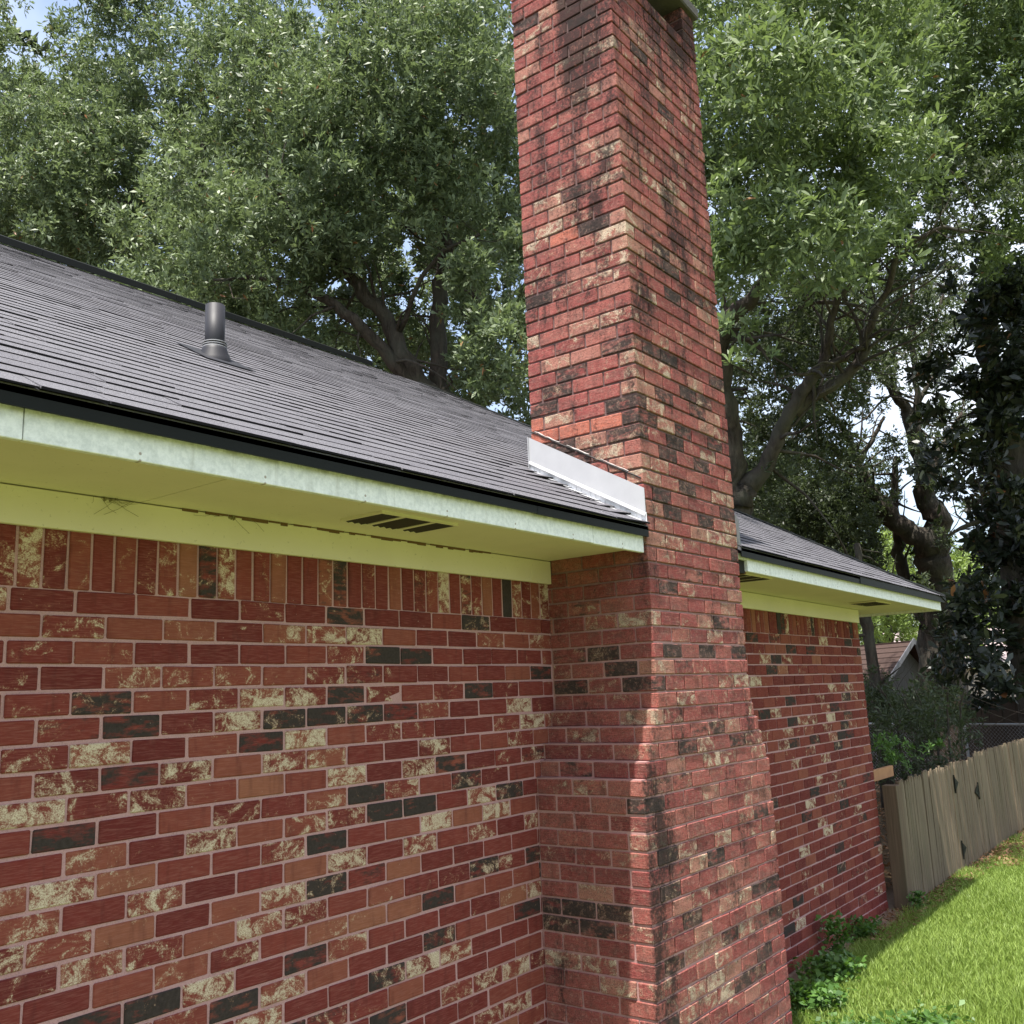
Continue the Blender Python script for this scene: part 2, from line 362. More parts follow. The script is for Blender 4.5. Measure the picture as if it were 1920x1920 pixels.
T_A = "-45:2K 3D;-43:3K;-41:3K;-33:2d 3d;-32:0C 1d;-31:2d;-30:1D 2K;-29:2K;-28:2C;-27:1D 2O 3C;-26:0C;-25:1d;-24:0C 2d;-23:0d 1d 2C 3D;-22:3d;-20:0C;-18:0D 2K;-17:2D;-16:0C 2D;-14:2K 3O;-13:1O 2O 3O;-12:0D 1K 2D;-11:1K 2D;-10:0K;-9:0K;-1:2d 3c;0:0C 1c;2:1D 2d;3:0K 1D 3C;4:0D 1c 2D;6:0K 2c;7:2d;8:0C;9:2d;10:1d 2c;14:2c;17:1D 2D 3D;18:0d 1D 2D;20:1C 2C;21:1K"
T_B = "-38:3D;-34:0K;-32:0C 3C;-31:0C 1C 2C;-30:2C;-26:2D;-25:1D 2D;-24:4D;-23:2D;-22:1C;-20:0C 3C;-19:1C;-18:1D 2D 5D;-17:1C;-16:3D 4D;-15:1D 3D;-14:1C 5C;-13:0D 2D 4D;-12:1c 2D 3c 4C;-11:1D 3D;-10:1C 2c 5c;-9:0D 2D 4C;-8:1D 5D;-7:1D 3D 4C;-6:1C 4C 5C;-5:1C 2c 5D;-4:1C;-3:2d 3c 4d;-2:1D 2C 5K;0:0C 3K 4D;1:3C;2:1D 3D 5D;3:0c 1d 2C;4:1c 2c 4C 5C;5:1C;6:1d 6C;7:2d 3D 5d;8:2D 3C 5D 6d;9:3C 4C 6C;10:1d 2d 4c;11:0D;12:0C 3c 6C;13:0C 2c 5d 6D;14:1D 2C 4C 6d;15:1d 3D 6c;16:1D 5c;17:2C;18:1d 2D 6D 7D;19:5C;20:1D 4D 5C 6d 7D;21:0C 3C;22:1C 2C 3C 5d 6D;23:0D 1C 2C 3C 4D 5D;24:5K;25:5C"
def dec(s):
    o = {}
    for row in s.split(';'):
        k, r = row.split(':')
        for q in r.split(): o[(int(k), int(q[:-1]))] = q[-1]
    return o
T_N, T_F, T_A, T_B = dec(T_N), dec(T_F), dec(T_A), dec(T_B)
T_S = {int(q[:-1]): q[-1] for q in T_S.split()}
for _i, _q in enumerate((-37, -34, -31, -28, -24, -17, -15, -12, -8, -7, -2)): T_S.setdefault(_q, 'c' if _i % 3 else 'o')
def bcol(t):
    h = random.uniform(.02, .72)
    r = {'r': (0, random.choice([0, 0, 0, .12, .3]), h), 'o': (0, random.choice([.1, .25, .4]), random.uniform(.7, .86)), 'c': (0, random.uniform(.34, .46), h),
         'C': (0, random.choice([.48, .53, .58, .64]), h), 'd': (random.uniform(.34, .46), random.choice([.2, .4, .5]), h), 'D': (random.uniform(.56, .72), random.choice([0, .25, .4]), h),
         'K': (0, random.uniform(.42, .55), random.uniform(.84, .93)), 'O': (0, 0, 1)}[t]
    return r
def pick(p=(('r', 50), ('o', 10), ('c', 14), ('C', 12), ('d', 5), ('D', 9))):
    return random.choices([a for a, _ in p], [b for _, b in p])[0]

_cache = {}
def brick_mesh(l, h, d, mat, v):
    key = (round(l, 3), round(h, 3), round(d, 3), mat.name, v)
    if key in _cache: return _cache[key]
    bm = bmesh.new(); bmesh.ops.create_cube(bm, size=1)
    for q in bm.verts: q.co = Vector(((q.co.x)*l, (q.co.y+.5)*d, q.co.z*h))
    for q in bm.verts: q.co += Vector([random.uniform(-.0017, .0017) for _ in range(3)])
    bmesh.ops.bevel(bm, geom=list(bm.edges), offset=.0036, segments=1, affect='EDGES')
    me = bpy.data.meshes.new('brick'); bm.to_mesh(me); bm.free(); me.materials.append(mat)
    _cache[key] = me; return me

class Bricks:
    def __init__(s): s.L = []
    def add(s, loc, rz, l, h, d, t, soft=1.0):
        tilt = random.gauss(0, .0028)
        s.L.append((tuple(loc), rz, l, h, d, tuple(v*f for v, f in zip(bcol(t), (soft, soft, 1))), tilt))
    def build(s, parent, mo, ma, limit=300, name='brick'):
        sc = []
        for i, q in enumerate(s.L):
            x, y, Z = pix(q[0]); ins = -60 < x < 1980 and -60 < y < 1980
            facing = 1 if q[1] != 99 else 0
            sc.append((-(q[2]*q[3]/Z**2) if ins and facing else 1, i))
        sc.sort(); single = set(i for v, i in sc[:limit] if v < 0)
        V = []; F = []; Cc = []; nb = 0
        for i, (loc, rz, l, h, d, c, tilt) in enumerate(s.L):
            me = brick_mesh(l, h, d, mo, random.randrange(3))
            if rz == 99: rz = R(90)
            if i in single:
                o = bpy.data.objects.new(name, me); COL.objects.link(o)
                o.location = loc; o.rotation_euler = (0, tilt, rz); o.parent = parent; o.color = (*c, 1)
            else:
                n = len(me.vertices); a = np.empty(n*3, np.float32); me.vertices.foreach_get('co', a); a = a.reshape(-1, 3)
                cs, sn = math.cos(rz), math.sin(rz)
                V.append(np.stack([a[:, 0]*cs-a[:, 1]*sn+loc[0], a[:, 0]*sn+a[:, 1]*cs+loc[1], a[:, 2]+loc[2]], 1))
                F += [tuple(nb+v for v in p.vertices) for p in me.polygons]; nb += n
                Cc.append(np.tile((*c, 1), (n, 1)))
        if V:
            me = mesh_of(name+'s', np.concatenate(V).tolist(), F, ma)
            at_ = me.attributes.new('bc', 'FLOAT_COLOR', 'POINT'); at_.data.foreach_set('color', np.concatenate(Cc).astype(np.float32).ravel())
            o = obj(name+'s', me, parent); tag(o, kind='stuff')
J = .0095
house = empty('brick_house', (0, 0, GZ)); house.matrix_world = Matrix.Identity(4)
tag(house, 'single storey red brick house with pale eaves, charcoal shingle roof and tall stepped brick chimney', 'house')

def fl(k): return 0 if k < 6 else min(.18, .036*(k-5))
# near wall, and the far wall beyond the chimney
def wall(x0, x1, off_fn, table, sold, parent, right_anchor):
    bs = Bricks()
    for k in range(0, 30):
        edges = []
        if not right_anchor:
            off = 0 if k % 2 == 0 else B0/2
            c = math.floor((x0-X0-off)/B0)
            while X0+off+B0*c < x1:
                a, b_ = max(x0, X0+off+B0*c), min(x1, X0+off+B0*(c+1)); edges.append((a, b_, c)); c += 1
        else:
            off = 0 if k % 2 == 0 else B0/2
            c = 0
            while L+off-B0*c > x0:
                b_, a = min(L+J/2, L+off-B0*c+J/2), max(x0, L+off-B0*(c+1)+J/2); edges.append((a, b_, c)); c += 1
        for a, b_, c in edges:
            if b_-a < .035: continue
            t = table.get((k, c)) or (pick() if not right_anchor or random.random() < .35 else 'r')
            if right_anchor and (k, c) not in table and t in 'CD': t = 'r'
            bs.add(((a+b_)/2 + random.gauss(0, .0009), random.gauss(0, .0012), -H*(k+.5)+random.gauss(0, .0007)), 0, b_-a-J, H-J+random.gauss(0, .0006), .06, t)
    n = 0; x = x1 if right_anchor else math.floor(x0/H)*H
    c = 0
    while (x > x0 if right_anchor else x < x1-.03):
        if right_anchor: cx = x-H/2; t = sold.get(c) or pick(); x -= H
        else: cx = x+H/2; t = sold.get(math.floor((cx)/H)) or 'r'; x += H
        bs.add((cx, random.gauss(0, .0015), .096), 0, H-J, .193, .06, t); c += 1
    return bs
def core(name, boxes, mat, parent):
    m = MB()
    for b_ in boxes: m.box(*b_)
    return m.build(name, mat, parent)
wn = core('wall', [(-6.5, .0055, GZ, .3, .25, .30)], MORTAR, house)
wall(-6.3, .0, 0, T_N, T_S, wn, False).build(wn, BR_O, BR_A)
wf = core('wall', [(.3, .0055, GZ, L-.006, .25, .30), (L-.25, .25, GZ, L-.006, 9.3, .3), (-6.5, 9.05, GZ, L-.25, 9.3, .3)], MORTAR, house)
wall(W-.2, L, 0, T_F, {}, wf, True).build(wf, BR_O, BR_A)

# ---- chimney
ROWS = range(-46, 30)
cb = [( .008, -D+.008, .0, W-.008, DB-.008, 3.5)]
for k in range(-1, 30):
    f = fl(k); cb.append((-f+.006, -D+.007, -H*(k+1), W+f-.007, DB-.01, -H*k-.0001))
cb[0] = (.0085, -D+.0085, H, W-.0085, DB-.0085, 3.508)
chim = MB()
# shaft is hollow at the very top
x0_, y0_, z0_, x1_, y1_, z1_ = cb[0]
chim.box(x0_, y0_, z0_, x1_, y1_, 3.2)
for b_ in ((x0_, y0_, 3.2, x1_, y0_+.08, z1_), (x0_, y1_-.08, 3.2, x1_, y1_, z1_), (x0_, y0_+.08, 3.2, x0_+.08, y1_-.08, z1_), (x1_-.08, y0_+.08, 3.2, x1_, y1_-.08, z1_)): chim.box(*b_)
for b_ in cb[1:]: chim.box(*b_)
chimney = chim.build('chimney', MORTAR_C, house)
cbk = Bricks()
UP = (('r', 58), ('o', 7), ('c', 13), ('K', 9), ('d', 8), ('D', 2), ('C', 3))
for k in ROWS:
    f = fl(k); zc = -H*(k+.5); h = H-J
    ywall = DB if -H*(k+1) > .42 else .004
    # left face, from the outer corner inwards
    s = 0; c = 0
    first = BL if k % 2 == 0 else BL/2
    yb = D+DB if k < 2 else D
    jx = random.gauss(0, .0012)
    while s < yb-.03:
        l = min(first if c == 0 else BL, yb-s)
        if yb-s-l < .04: l = yb-s
        if not (c == 0 and k % 2 == 1):
            t = T_A.get((k, c)) or random.choices([a for a, _ in UP], [b for _, b in UP])[0]
            if (k, c) not in T_A and k > -12: t = 'r' if random.random() < .8 else t
            ll = l-J if c else l-J/2
            off_ = 0 if c else -J/2
            yc = -D + s + l/2 + off_/2
            dp = .085 if c == 0 else .07
            cbk.add((-f+jx+random.gauss(0, .001), yc, zc), -math.pi/2, ll, h, dp, t, 1.0)
        s += l; c += 1
    # front face
    s = 0; c = 0; Wk = W+2*f
    jy = random.gauss(0, .0012)
    while s < Wk-.02:
        first = .085+J/2 if k % 2 == 0 else BF
        l = min(first if c == 0 else BF, Wk-s)
        if Wk-s-l < .035: l = Wk-s
        last = s+l > Wk-.001
        if not (c == 0 and k % 2 == 0):
            t = T_B.get((k, c)) or random.choices([a for a, _ in UP], [b for _, b in UP])[0]
            if (k, c) not in T_B and k > -20: t = random.choice('rrrrrrcK')
            a = s + (J/2 if c else 0); b_ = s+l-(0 if last else J/2)
            if k % 2 == 1 and c == 0: t = T_A.get((k, 0), t)
            cbk.add((-f+(a+b_)/2, -D+jy+random.gauss(0, .0012), zc), 0, b_-a, h, .092 if (c == 0 or last) else .07, t, 1.0)
        s += l; c += 1
    # right and back faces
    s = .092 if True else 0
    while s < yb-.03:
        l = min(BL, yb-s)
        cbk.add((W+f, -D+s+l/2, zc), 99, l-J, h, .06, random.choice('rrrrrcdo')); s += l
    if -H*k > .9:
        s = .08
        while s < W-.1:
            l = min(BL, W-.08-s)
            if l > .04: cbk.add((s+l/2, DB, zc), math.pi, l-J, h, .06, random.choice('rrrrrcdo'))
            s += l
# corner piers that carry the cap
PT = 3.519
for (px_, py_) in ((0, -D), (W-.155, -D), (0, DB-.155), (W-.155, DB-.155)):
    for q in range(3):
        z_ = PT+H*(q+.5)
        cbk.add((px_+.0775, py_, z_), 0, .155, H-J, .155, 'r' if q else 'd')
cbk.build(chimney, BC_O, BC_A)
m = MB()
for (px_, py_) in ((0, -D), (W-.155, -D), (0, DB-.155), (W-.155, DB-.155)):
    m = MB(); m.box(px_+.006, py_+.006, 3.5, px_+.149, py_+.149, PT+3*H+.004); m.build('pier', MORTAR_C, chimney)
m = MB(); m.box(-.03, -D-.03, PT+3*H, W+.03, DB+.03, PT+3*H+.075); m.build('chimney_cap', CAPM, chimney, bevel=.008)
m = MB(); m.box(.1, -D+.1, 3.1, W-.1, DB-.1, 3.38); m.build('flue', SOOTIN, chimney)

# ------------------------------------------------------------------ roof
SL = .56; YE = -.615; YR = 4.5; ZE = .397
def xend(y): return 5.375-1.36*(y-YE)/(YR-YE)
def sag(x, y): return .0105*max(0, x-.9)*(1-(y-YE)/(YR-YE))
def zr(x, y): return ZE+SL*(y-YE)-sag(x, y)
deck = MB()
def quad_deck(xa, xb, ya, yb_, t=.02, dz=-.006):
    P = [(xa[0], ya), (xb[0], ya), (xb[1], yb_), (xa[1], yb_)]
    deck.hexa([(x, y, zr(x, y)+dz-t) for x, y in P]+[(x, y, zr(x, y)+dz) for x, y in P])
quad_deck((-9, -9), (-.006, -.006), YE+.012, DB+.01)
quad_deck((W+.006, W+.006), (xend(YE)-.012, xend(DB)-.012), YE+.012, DB+.01)
quad_deck((-9, -9), (xend(DB)-.012, xend(YR)-.012), DB+.01, YR)
zt = zr(0, YR)
deck.hexa([(-9, YR, zt-.05), (xend(YR), YR, zt-.05), (xend(YR), 10, .3), (-9, 10, .3), (-9, YR, zt-.01), (xend(YR), YR, zt-.01), (xend(YR), 10, .35), (-9, 10, .35)])
deck.add([(xend(YE)-.02, YE+.02, .3), (xend(YR)-.02, YR, zt-.03), (xend(YE)-.02, 9.6, .3)], [(0, 1, 2)])
roof = deck.build('roof', SH_A, house)
at_ = roof.data.attributes.new('bc', 'FLOAT_COLOR', 'POINT')
EXP = .091
shl = []
ncr = int((YR-YE)/EXP)
for i in range(ncr):
    y0 = YE+EXP*i; y1 = min(YR, y0+EXP+.05)
    spans = [(-9.0, xend(y0))] if y0 > DB else [(-9.0, -.014), (W+.012, xend(y0))]
    for a, b_ in spans:
        x = a+random.uniform(-.3, 0)
        hi = False
        while x < b_:
            wd = random.choice([.18, .24, .3, .38, .46, .6])
            xa, xb_ = max(a, x), min(b_, x+wd); x += wd
            hi = not hi if random.random() < .8 else hi
            if xb_-xa < .03: continue
            near = (a < -1 and xb_ > -.25 and y0 < DB)
            shl.append((xa, xb_, y0, y1, hi, random.uniform(0, 1), near, i))
P_ = []
for i, s in enumerate(shl):
    x, y, Z = pix(((s[0]+s[1])/2, s[2], zr(s[0], s[2])))
    P_.append((-(s[1]-s[0])/Z**2.2 if (-40 < x < 1960 and y < 1960) else 1, i))
P_.sort(); single = set(i for v, i in P_[:300] if v < 0)
V = []; Fc = []; Cs = []
for i, (xa, xb_, y0, y1, hi, rc, near, ci) in enumerate(shl):
    lift = .0072 if hi else .0054
    lift += random.uniform(0, .0012)
    bt = .0012 if hi else 0
    yj = y0 - (.002 if hi else -.002) + random.uniform(-.001, .001) + .003*math.sin(xa*2.1+ci*1.7)
    g = .0012
    up = 0
    if near: up = .018*max(0, (xb_+.25)/.25)*(.5+.5*math.sin(ci*1.3))
    bow = [random.uniform(-.001, .0016) for _ in range(2)]
    pts = []
    for (x, y, e) in ((xa+g, yj, 0), (xb_-g, yj, 1), (xb_-g, y1, 2), (xa+g, y1, 3)):
        pts.append((x, y, zr(x, y)+(bt if e < 2 else -.003)+(up if e in (1,) else 0)))
    for (x, y, e) in ((xa+g, yj, 0), (xb_-g, yj, 1), (xb_-g, y1, 2), (xa+g, y1, 3)):
        pts.append((x, y, zr(x, y)+(lift+bow[e % 2] if e < 2 else .0005)+(up if e in (1,) else 0)))
    fs = [(0, 1, 5, 4), (4, 5, 6, 7), (3, 2, 1, 0), (1, 2, 6, 5), (2, 3, 7, 6), (3, 0, 4, 7)]
    if i in single:
        c = np.array(pts).mean(0)
        o = obj('shingle', mesh_of('shingle', [tuple(np.array(p)-c) for p in pts], fs, SH_O), roof, loc=tuple(c)); o.data.materials.append(ASPH_SHADE); o.data.polygons[0].material_index = 1; o.color = (rc, 0, 0, 1)
    else:
        b_ = len(V); V += pts; Fc += [tuple(b_+q for q in f) for f in fs]; Cs += [(rc, 0, 0, 1)]*8
me = mesh_of('shingles', V, Fc, SH_A); me.materials.append(ASPH_SHADE); _mi = np.zeros(len(Fc), np.int32); _mi[::6] = 1; me.polygons.foreach_set('material_index', _mi)
at_ = me.attributes.new('bc', 'FLOAT_COLOR', 'POINT'); at_.data.foreach_set('color', np.array(Cs, np.float32).ravel())
tag(obj('shingles', me, roof), kind='stuff')
# ridge vent and ridge caps
m = MB(); x = -9
while x < 2.9:
    m.hexa([(x, YR-.14, zt-.055), (x+1.2, YR-.14, zt-.055), (x+1.2, YR, zt+.01), (x, YR, zt+.01), (x, YR-.14, zt-.0), (x+1.2, YR-.14, zt-.0), (x+1.2, YR, zt+.075), (x, YR, zt+.075)]); x += 1.203
m.build('ridge_vent', DRIP, roof)
m = MB()
for q in range(28):
    s0, s1 = q/28, (q+1.25)/28
    def hp(s): y = YR+(YE-YR)*min(1, s); return np.array([xend(y), y, zr(xend(y), y)+.012])
    a, b_ = hp(s0), hp(s1)
    m.hexa([a+(-.13, 0, -.012), a+(.01, 0, -.05), b_+(.01, 0, -.05), b_+(-.13, 0, -.012), a+(-.13, 0, 0), a+(.01, 0, .004), b_+(.01, 0, .012), b_+(-.13, 0, .008)])
m.build('rake_cap', DRIP, roof)

# eave metal, fascia, soffit, frieze
def sg(x): return -.0105*max(0, x-.9)
def strip(name, x0, x1, y0, y1, z0, z1, mat, parent=house, lab=None, bev=0):
    m = MB(); n = 1 if x1 <= .9 else 1
    m.hexa([(x0, y0, z0+sg(x0)), (x1, y0, z0+sg(x1)), (x1, y1, z0+sg(x1)), (x0, y1, z0+sg(x0)), (x0, y0, z1+sg(x0)), (x1, y0, z1+sg(x1)), (x1, y1, z1+sg(x1)), (x0, y1, z1+sg(x0))])
    o = m.build(name, mat, parent, bevel=bev)
    if lab: o['label'] = lab
    return o
for a, b_ in ((-9, -3.3), (-3.303, -.9), (-.903, -.004)): strip('drip_edge', a, b_, -.603, -.595, .345+(.002 if b_ == -.9 else 0), .394, DRIP)
for a, b_ in ((W+.02, 3.1), (3.05, xend(YE)-.004)): strip('drip_edge', a, b_, -.603-(.004 if a > 3 else 0), -.595, .345, .394, DRIP)
strip('fascia_board', -9, -2.95, -.575, -.553, .274, .37, FASCIA, bev=.002)
strip('fascia_board', -2.947, -.452, -.575, -.553, .274, .37, FASCIA, bev=.002)
strip('fascia_board', -.449, -.008, -.574, -.553, .272, .37, FASCIA, lab='short clean fascia board against the chimney', bev=.002)
strip('fascia_board', W+.15, 5.345, -.575, -.553, .274, .37, FASCIA, bev=.002)
strip('fascia_board', W+.012, W+.147, -.575, -.553, .338, .37, FASCIA, lab='thin broken stub of fascia above the rotted hole')
m = MB(); m.box(W+.012, -.555, .262, W+.147, -.40, .338); m.build('rotted_hole', HOLE, house)
strip('broken_wood_edge', W+.1475, W+.168, -.5525, -.50, .262, .335, COREW)
strip('fascia_board', 5.345-.022, 5.345, -.553, 9.2, .274, .37, FASCIA)
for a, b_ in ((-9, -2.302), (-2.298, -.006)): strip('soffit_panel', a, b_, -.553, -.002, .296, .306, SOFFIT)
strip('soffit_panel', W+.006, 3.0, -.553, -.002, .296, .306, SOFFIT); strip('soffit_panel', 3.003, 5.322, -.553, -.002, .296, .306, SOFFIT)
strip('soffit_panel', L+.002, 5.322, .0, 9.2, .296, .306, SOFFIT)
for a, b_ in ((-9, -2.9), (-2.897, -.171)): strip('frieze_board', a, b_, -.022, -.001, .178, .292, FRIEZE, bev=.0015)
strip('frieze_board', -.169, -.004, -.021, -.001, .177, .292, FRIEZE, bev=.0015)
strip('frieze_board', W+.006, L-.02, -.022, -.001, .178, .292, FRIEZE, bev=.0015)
# soffit vents with slats
def svent(x0, x1, y0, y1):
    z = .294+sg((x0+x1)/2)
    m = MB(); m.box(x0, y0, z-.004, x1, y1, z+.001)
    fr = m.build('soffit_vent', HOLE, house)
    b_ = MB(); t = .008
    for q in ((x0-t, y0-t, x1+t, y0), (x0-t, y1, x1+t, y1+t), (x0-t, y0, x0, y1), (x1, y0, x1+t, y1)): b_.box(q[0], q[1], z-.008, q[2], q[3], z+.002)
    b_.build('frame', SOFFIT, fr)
    n = 12
    for i in range(n):
        x = x0+(x1-x0)*(i+.5)/n
        if i in (3, 8):
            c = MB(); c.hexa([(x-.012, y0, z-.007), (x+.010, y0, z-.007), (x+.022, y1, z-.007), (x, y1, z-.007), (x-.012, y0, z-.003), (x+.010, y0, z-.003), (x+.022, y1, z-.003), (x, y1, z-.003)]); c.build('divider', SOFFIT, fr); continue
        c = MB(); c.hexa([(x-.012, y0, z-.003), (x+.004, y0, z-.010), (x+.004, y1, z-.010), (x-.012, y1, z-.003), (x-.012, y0, z-.0015), (x+.004, y0, z-.0085), (x+.004, y1, z-.0085), (x-.012, y1, z-.0015)])
        c.build('slat', VENTM, fr)
svent(-1.60, -1.20, -.42, -.22)
svent(1.36, 1.76, -.46, -.26)
svent(3.95, 4.35, -.42, -.22)
# peeling caulk strip, cobwebs and a dirt-dauber nest in the corner of the eaves
m = MB(); x = -2.15
while x < -.55:
    l = random.uniform(.02, .07); hh = random.choice([.002, .003, .006, .009])
    m.box(x, -.0245, .292-hh, x+l, -.0215, .296); x += l+random.choice([0, 0, .004, .03])
tag(m.build('caulk_strip', simple('caulk_brown', (.13, .07, .03), .9), house), kind='stuff')
for wx, n in ((-2.42, 10), (-1.95, 4), (1.30, 6)):
    m = MB()
    for _ in range(n):
        p = np.array([wx+random.uniform(-.10, .10), -.024, .292+sg(wx)]); q = p+np.array([random.uniform(-.12, .12), random.uniform(-.01, .0), random.uniform(-.06, -.005)])
        mid = (p+q)/2+np.array([0, -.004, random.uniform(-.02, .005)])
        m.tube([p, mid, q], [.0007]*3, 3)
    for _ in range(5):
        p = np.array([wx+random.gauss(0, .015), -.024, .288+sg(wx)+random.gauss(0, .005)]); m.tube([p, p+np.array([.008, 0, .003])], [.005, .003], 5)
    tag(m.build('cobweb', simple('cobweb_dust', (.20, .17, .08), .9)), {-2.42: 'dusty cobweb clump under the left eave, at the corner of the pale boards', -1.95: 'small wisp of cobweb under the eave, right of the larger clump', 1.30: 'dark cobweb tuft under the eave beyond the chimney'}[wx], 'cobweb')

# ---- flashing along the chimney
def zf(y): return ZE+SL*(y-YE)
cf = MB()
y0, y1 = -.597, DB+.004
cf.hexa([(-.010, y0, zf(y0)+.048), (-.010, y1, zf(y1)+.048), (-.006, y1, zf(y1)+.048), (-.006, y0, zf(y0)+.048), (-.010, y0, zf(y0)+.178), (-.010, y1, zf(y1)+.185), (-.006, y1, zf(y1)+.185), (-.006, y0, zf(y0)+.178)])
flash = cf.build('counter_flashing', GALV, house)
m = MB(); m.hexa([(-.019, y0, zf(y0)+.040), (-.019, y1, zf(y1)+.040), (-.010, y1, zf(y1)+.048), (-.010, y0, zf(y0)+.048), (-.017, y0, zf(y0)+.047), (-.017, y1, zf(y1)+.047), (-.0095, y1, zf(y1)+.057), (-.0095, y0, zf(y0)+.057)])
m.build('lip', GALV, flash)
m = MB(); m.box(-.02, DB+.004, zf(DB)+.02, -.002, DB+.007, zf(DB)+.19); m.build('end_fold', GALV, flash)
for i in range(8):
    ya = -.60+i*.0845; yb_ = ya+.092
    m = MB()
    o_ = -.0045-.0012*(i % 2)
    m.hexa([(o_-.0016, ya, zf(ya)+.004), (o_-.0016, yb_, zf(yb_)+.004), (o_, yb_, zf(yb_)+.004), (o_, ya, zf(ya)+.004), (o_-.0016, ya, zf(ya)+.06), (o_-.0016, yb_, zf(yb_)+.06), (o_, yb_, zf(yb_)+.06), (o_, ya, zf(ya)+.06)])
    m.hexa([(-.055, ya, zf(ya)+.013), (-.005, ya, zf(ya)+.013), (-.005, yb_, zf(yb_)+.006), (-.055, yb_, zf(yb_)+.006), (-.055, ya, zf(ya)+.0145), (-.005, ya, zf(ya)+.0145), (-.005, yb_, zf(yb_)+.0075), (-.055, yb_, zf(yb_)+.0075)])
    for r_ in (.3, .62):
        yy = ya+(yb_-ya)*r_; m.hexa([(o_-.005, yy, zf(yy)+.008), (o_-.0016, yy, zf(yy)+.008), (o_-.0016, yy+.006, zf(yy)+.008), (o_-.005, yy+.006, zf(yy)+.008), (o_-.005, yy, zf(yy)+.03), (o_-.0016, yy, zf(yy)+.03), (o_-.0016, yy+.006, zf(yy)+.03), (o_-.005, yy+.006, zf(yy)+.03)])
    m.build('step_flashing', GALV2, flash)
m = MB(); pts = []; 
for i in range(30):
    y = DB-.01-i*(D+DB-.02)/29; pts.append((-.002, y, zf(y)+.222+random.uniform(-.002, .002)))
m.tube(pts, [random.uniform(.0025, .0045) for _ in pts], 5); m.build('sealant', SEAL_B, flash)
m = MB(); p2 = [(p[0]-.001, p[1], p[2]+.009+random.uniform(-.001, .002)) for p in pts]
for a, b_ in ((1, 9), (10, 17), (19, 27)): m.tube(p2[a:b_], [random.uniform(.001, .004) for _ in p2[a:b_]], 5)
m.build('sealant', SEAL_W, flash)['label'] = 'white smear of sealant above the black bead'
m = MB(); xs = W
m.hexa([(xs+.004, y0, zf(y0)), (xs+.009, y0, zf(y0)), (xs+.009, y1, zf(y1)), (xs+.004, y1, zf(y1)), (xs+.004, y0, zf(y0)+.17), (xs+.009, y0, zf(y0)+.17), (xs+.009, y1, zf(y1)+.17), (xs+.004, y1, zf(y1)+.17)])
m.box(xs+.009, y0-.004, zf(y0)-.002, xs+.022, y0+.01, zf(y0)+.15)
m.hexa([(xs+.004, y0, zf(y0)+.012), (xs+.06, y0, zf(y0)+.012), (xs+.06, y1, zf(y1)+.012), (xs+.004, y1, zf(y1)+.012), (xs+.004, y0, zf(y0)+.015), (xs+.06, y0, zf(y0)+.015), (xs+.06, y1, zf(y1)+.015), (xs+.004, y1, zf(y1)+.015)])
m.build('counter_flashing', simple('flashing_dull_grey', (.12, .125, .13), .6), house)['label'] = 'grey flashing on the far side of the chimney'

# ---- plumbing vent through the roof
def roofpt(px_, py_):
    q = at(px_, py_, 1.0)-CAM; n = np.array([0, -SL, 1.0]); t = (ZE-SL*YE - n@CAM)/(n@q); return CAM+q*t
vb = roofpt(402, 672); rr_ = .0505*np.linalg.norm(vb-CAM)/5.3
m = MB()
n = 20; zb = zr(vb[0], vb[1])
P = [(zb-.02, 1.28), (zb+.05, 1.12), (zb+.075, 1.12), (zb+.08, 1.0), (zb+.29*rr_/.0505, 1.0)]
m.tube([(vb[0], vb[1], z) for z in (zb-.05, P[-1][0])], [rr_]*2, 24)
vp = m.build('vent_pipe', PIPE, house, smooth=False)
for p in vp.data.polygons: p.use_smooth = len(p.vertices) == 4
m = MB(); ze = P[-1][0]; m.tube([(vb[0], vb[1], ze+.0005), (vb[0], vb[1], ze+.001)], [rr_*.85]*2, 24); m.build('pipe_bore', HOLE, vp)
m = MB(); m.tube([(vb[0], vb[1], zb-.09), (vb[0], vb[1], zb-.01), (vb[0], vb[1], zb+.035), (vb[0], vb[1], zb+.07)], [rr_*2.1, rr_*1.7, rr_*1.3, rr_*1.16], 24); o = m.build('boot', PIPE, vp, smooth=True)
for q in (.05, .062, .074):
    m = MB(); m.tube([(vb[0], vb[1], zb+q), (vb[0], vb[1], zb+q+.004)], [rr_*1.24]*2, 24); m.build('boot_ring', BOOT_RING, vp)
m = MB(); fx0, fx1, fy0, fy1 = vb[0]-.14, vb[0]+.14, vb[1]-.15, vb[1]+.12
pp = [(fx0, fy0), (fx1, fy0), (fx1, fy1), (fx0, fy1)]
m.hexa([(x, y, zr(x, y)+.010) for x, y in pp]+[(x, y, zr(x, y)+.0135) for x, y in pp]); m.build('boot_flange', PIPE, vp)

# ------------------------------------------------------------------ wooden fence and gate
FY = -.15
PICK = {}
def picket_mesh(w_, h_, v):
    k = (round(w_, 3), round(h_, 2), v)
    if k in PICK: return PICK[k]
    rr = random.Random(v*7+3); c = .021+rr.uniform(-.004, .006); e = rr.uniform(-.004, .004)
    m = MB(); m.prism([(-w_/2, 0, 0), (w_/2, 0, 0), (w_/2, 0, h_-.055), (w_/2-c, 0, h_+e), (-w_/2+c, 0, h_), (-w_/2, 0, h_-.055-e)], (0, .016, 0))
    me = mesh_of('picket', m.v, m.f, FENCEW); bm = bmesh.new(); bm.from_mesh(me); bmesh.ops.recalc_face_normals(bm, faces=bm.faces)
    bmesh.ops.bevel(bm, geom=list(bm.edges), offset=.0018, segments=1, affect='EDGES', clamp_overlap=True); bm.to_mesh(me); bm.free()
    PICK[k] = me; return me
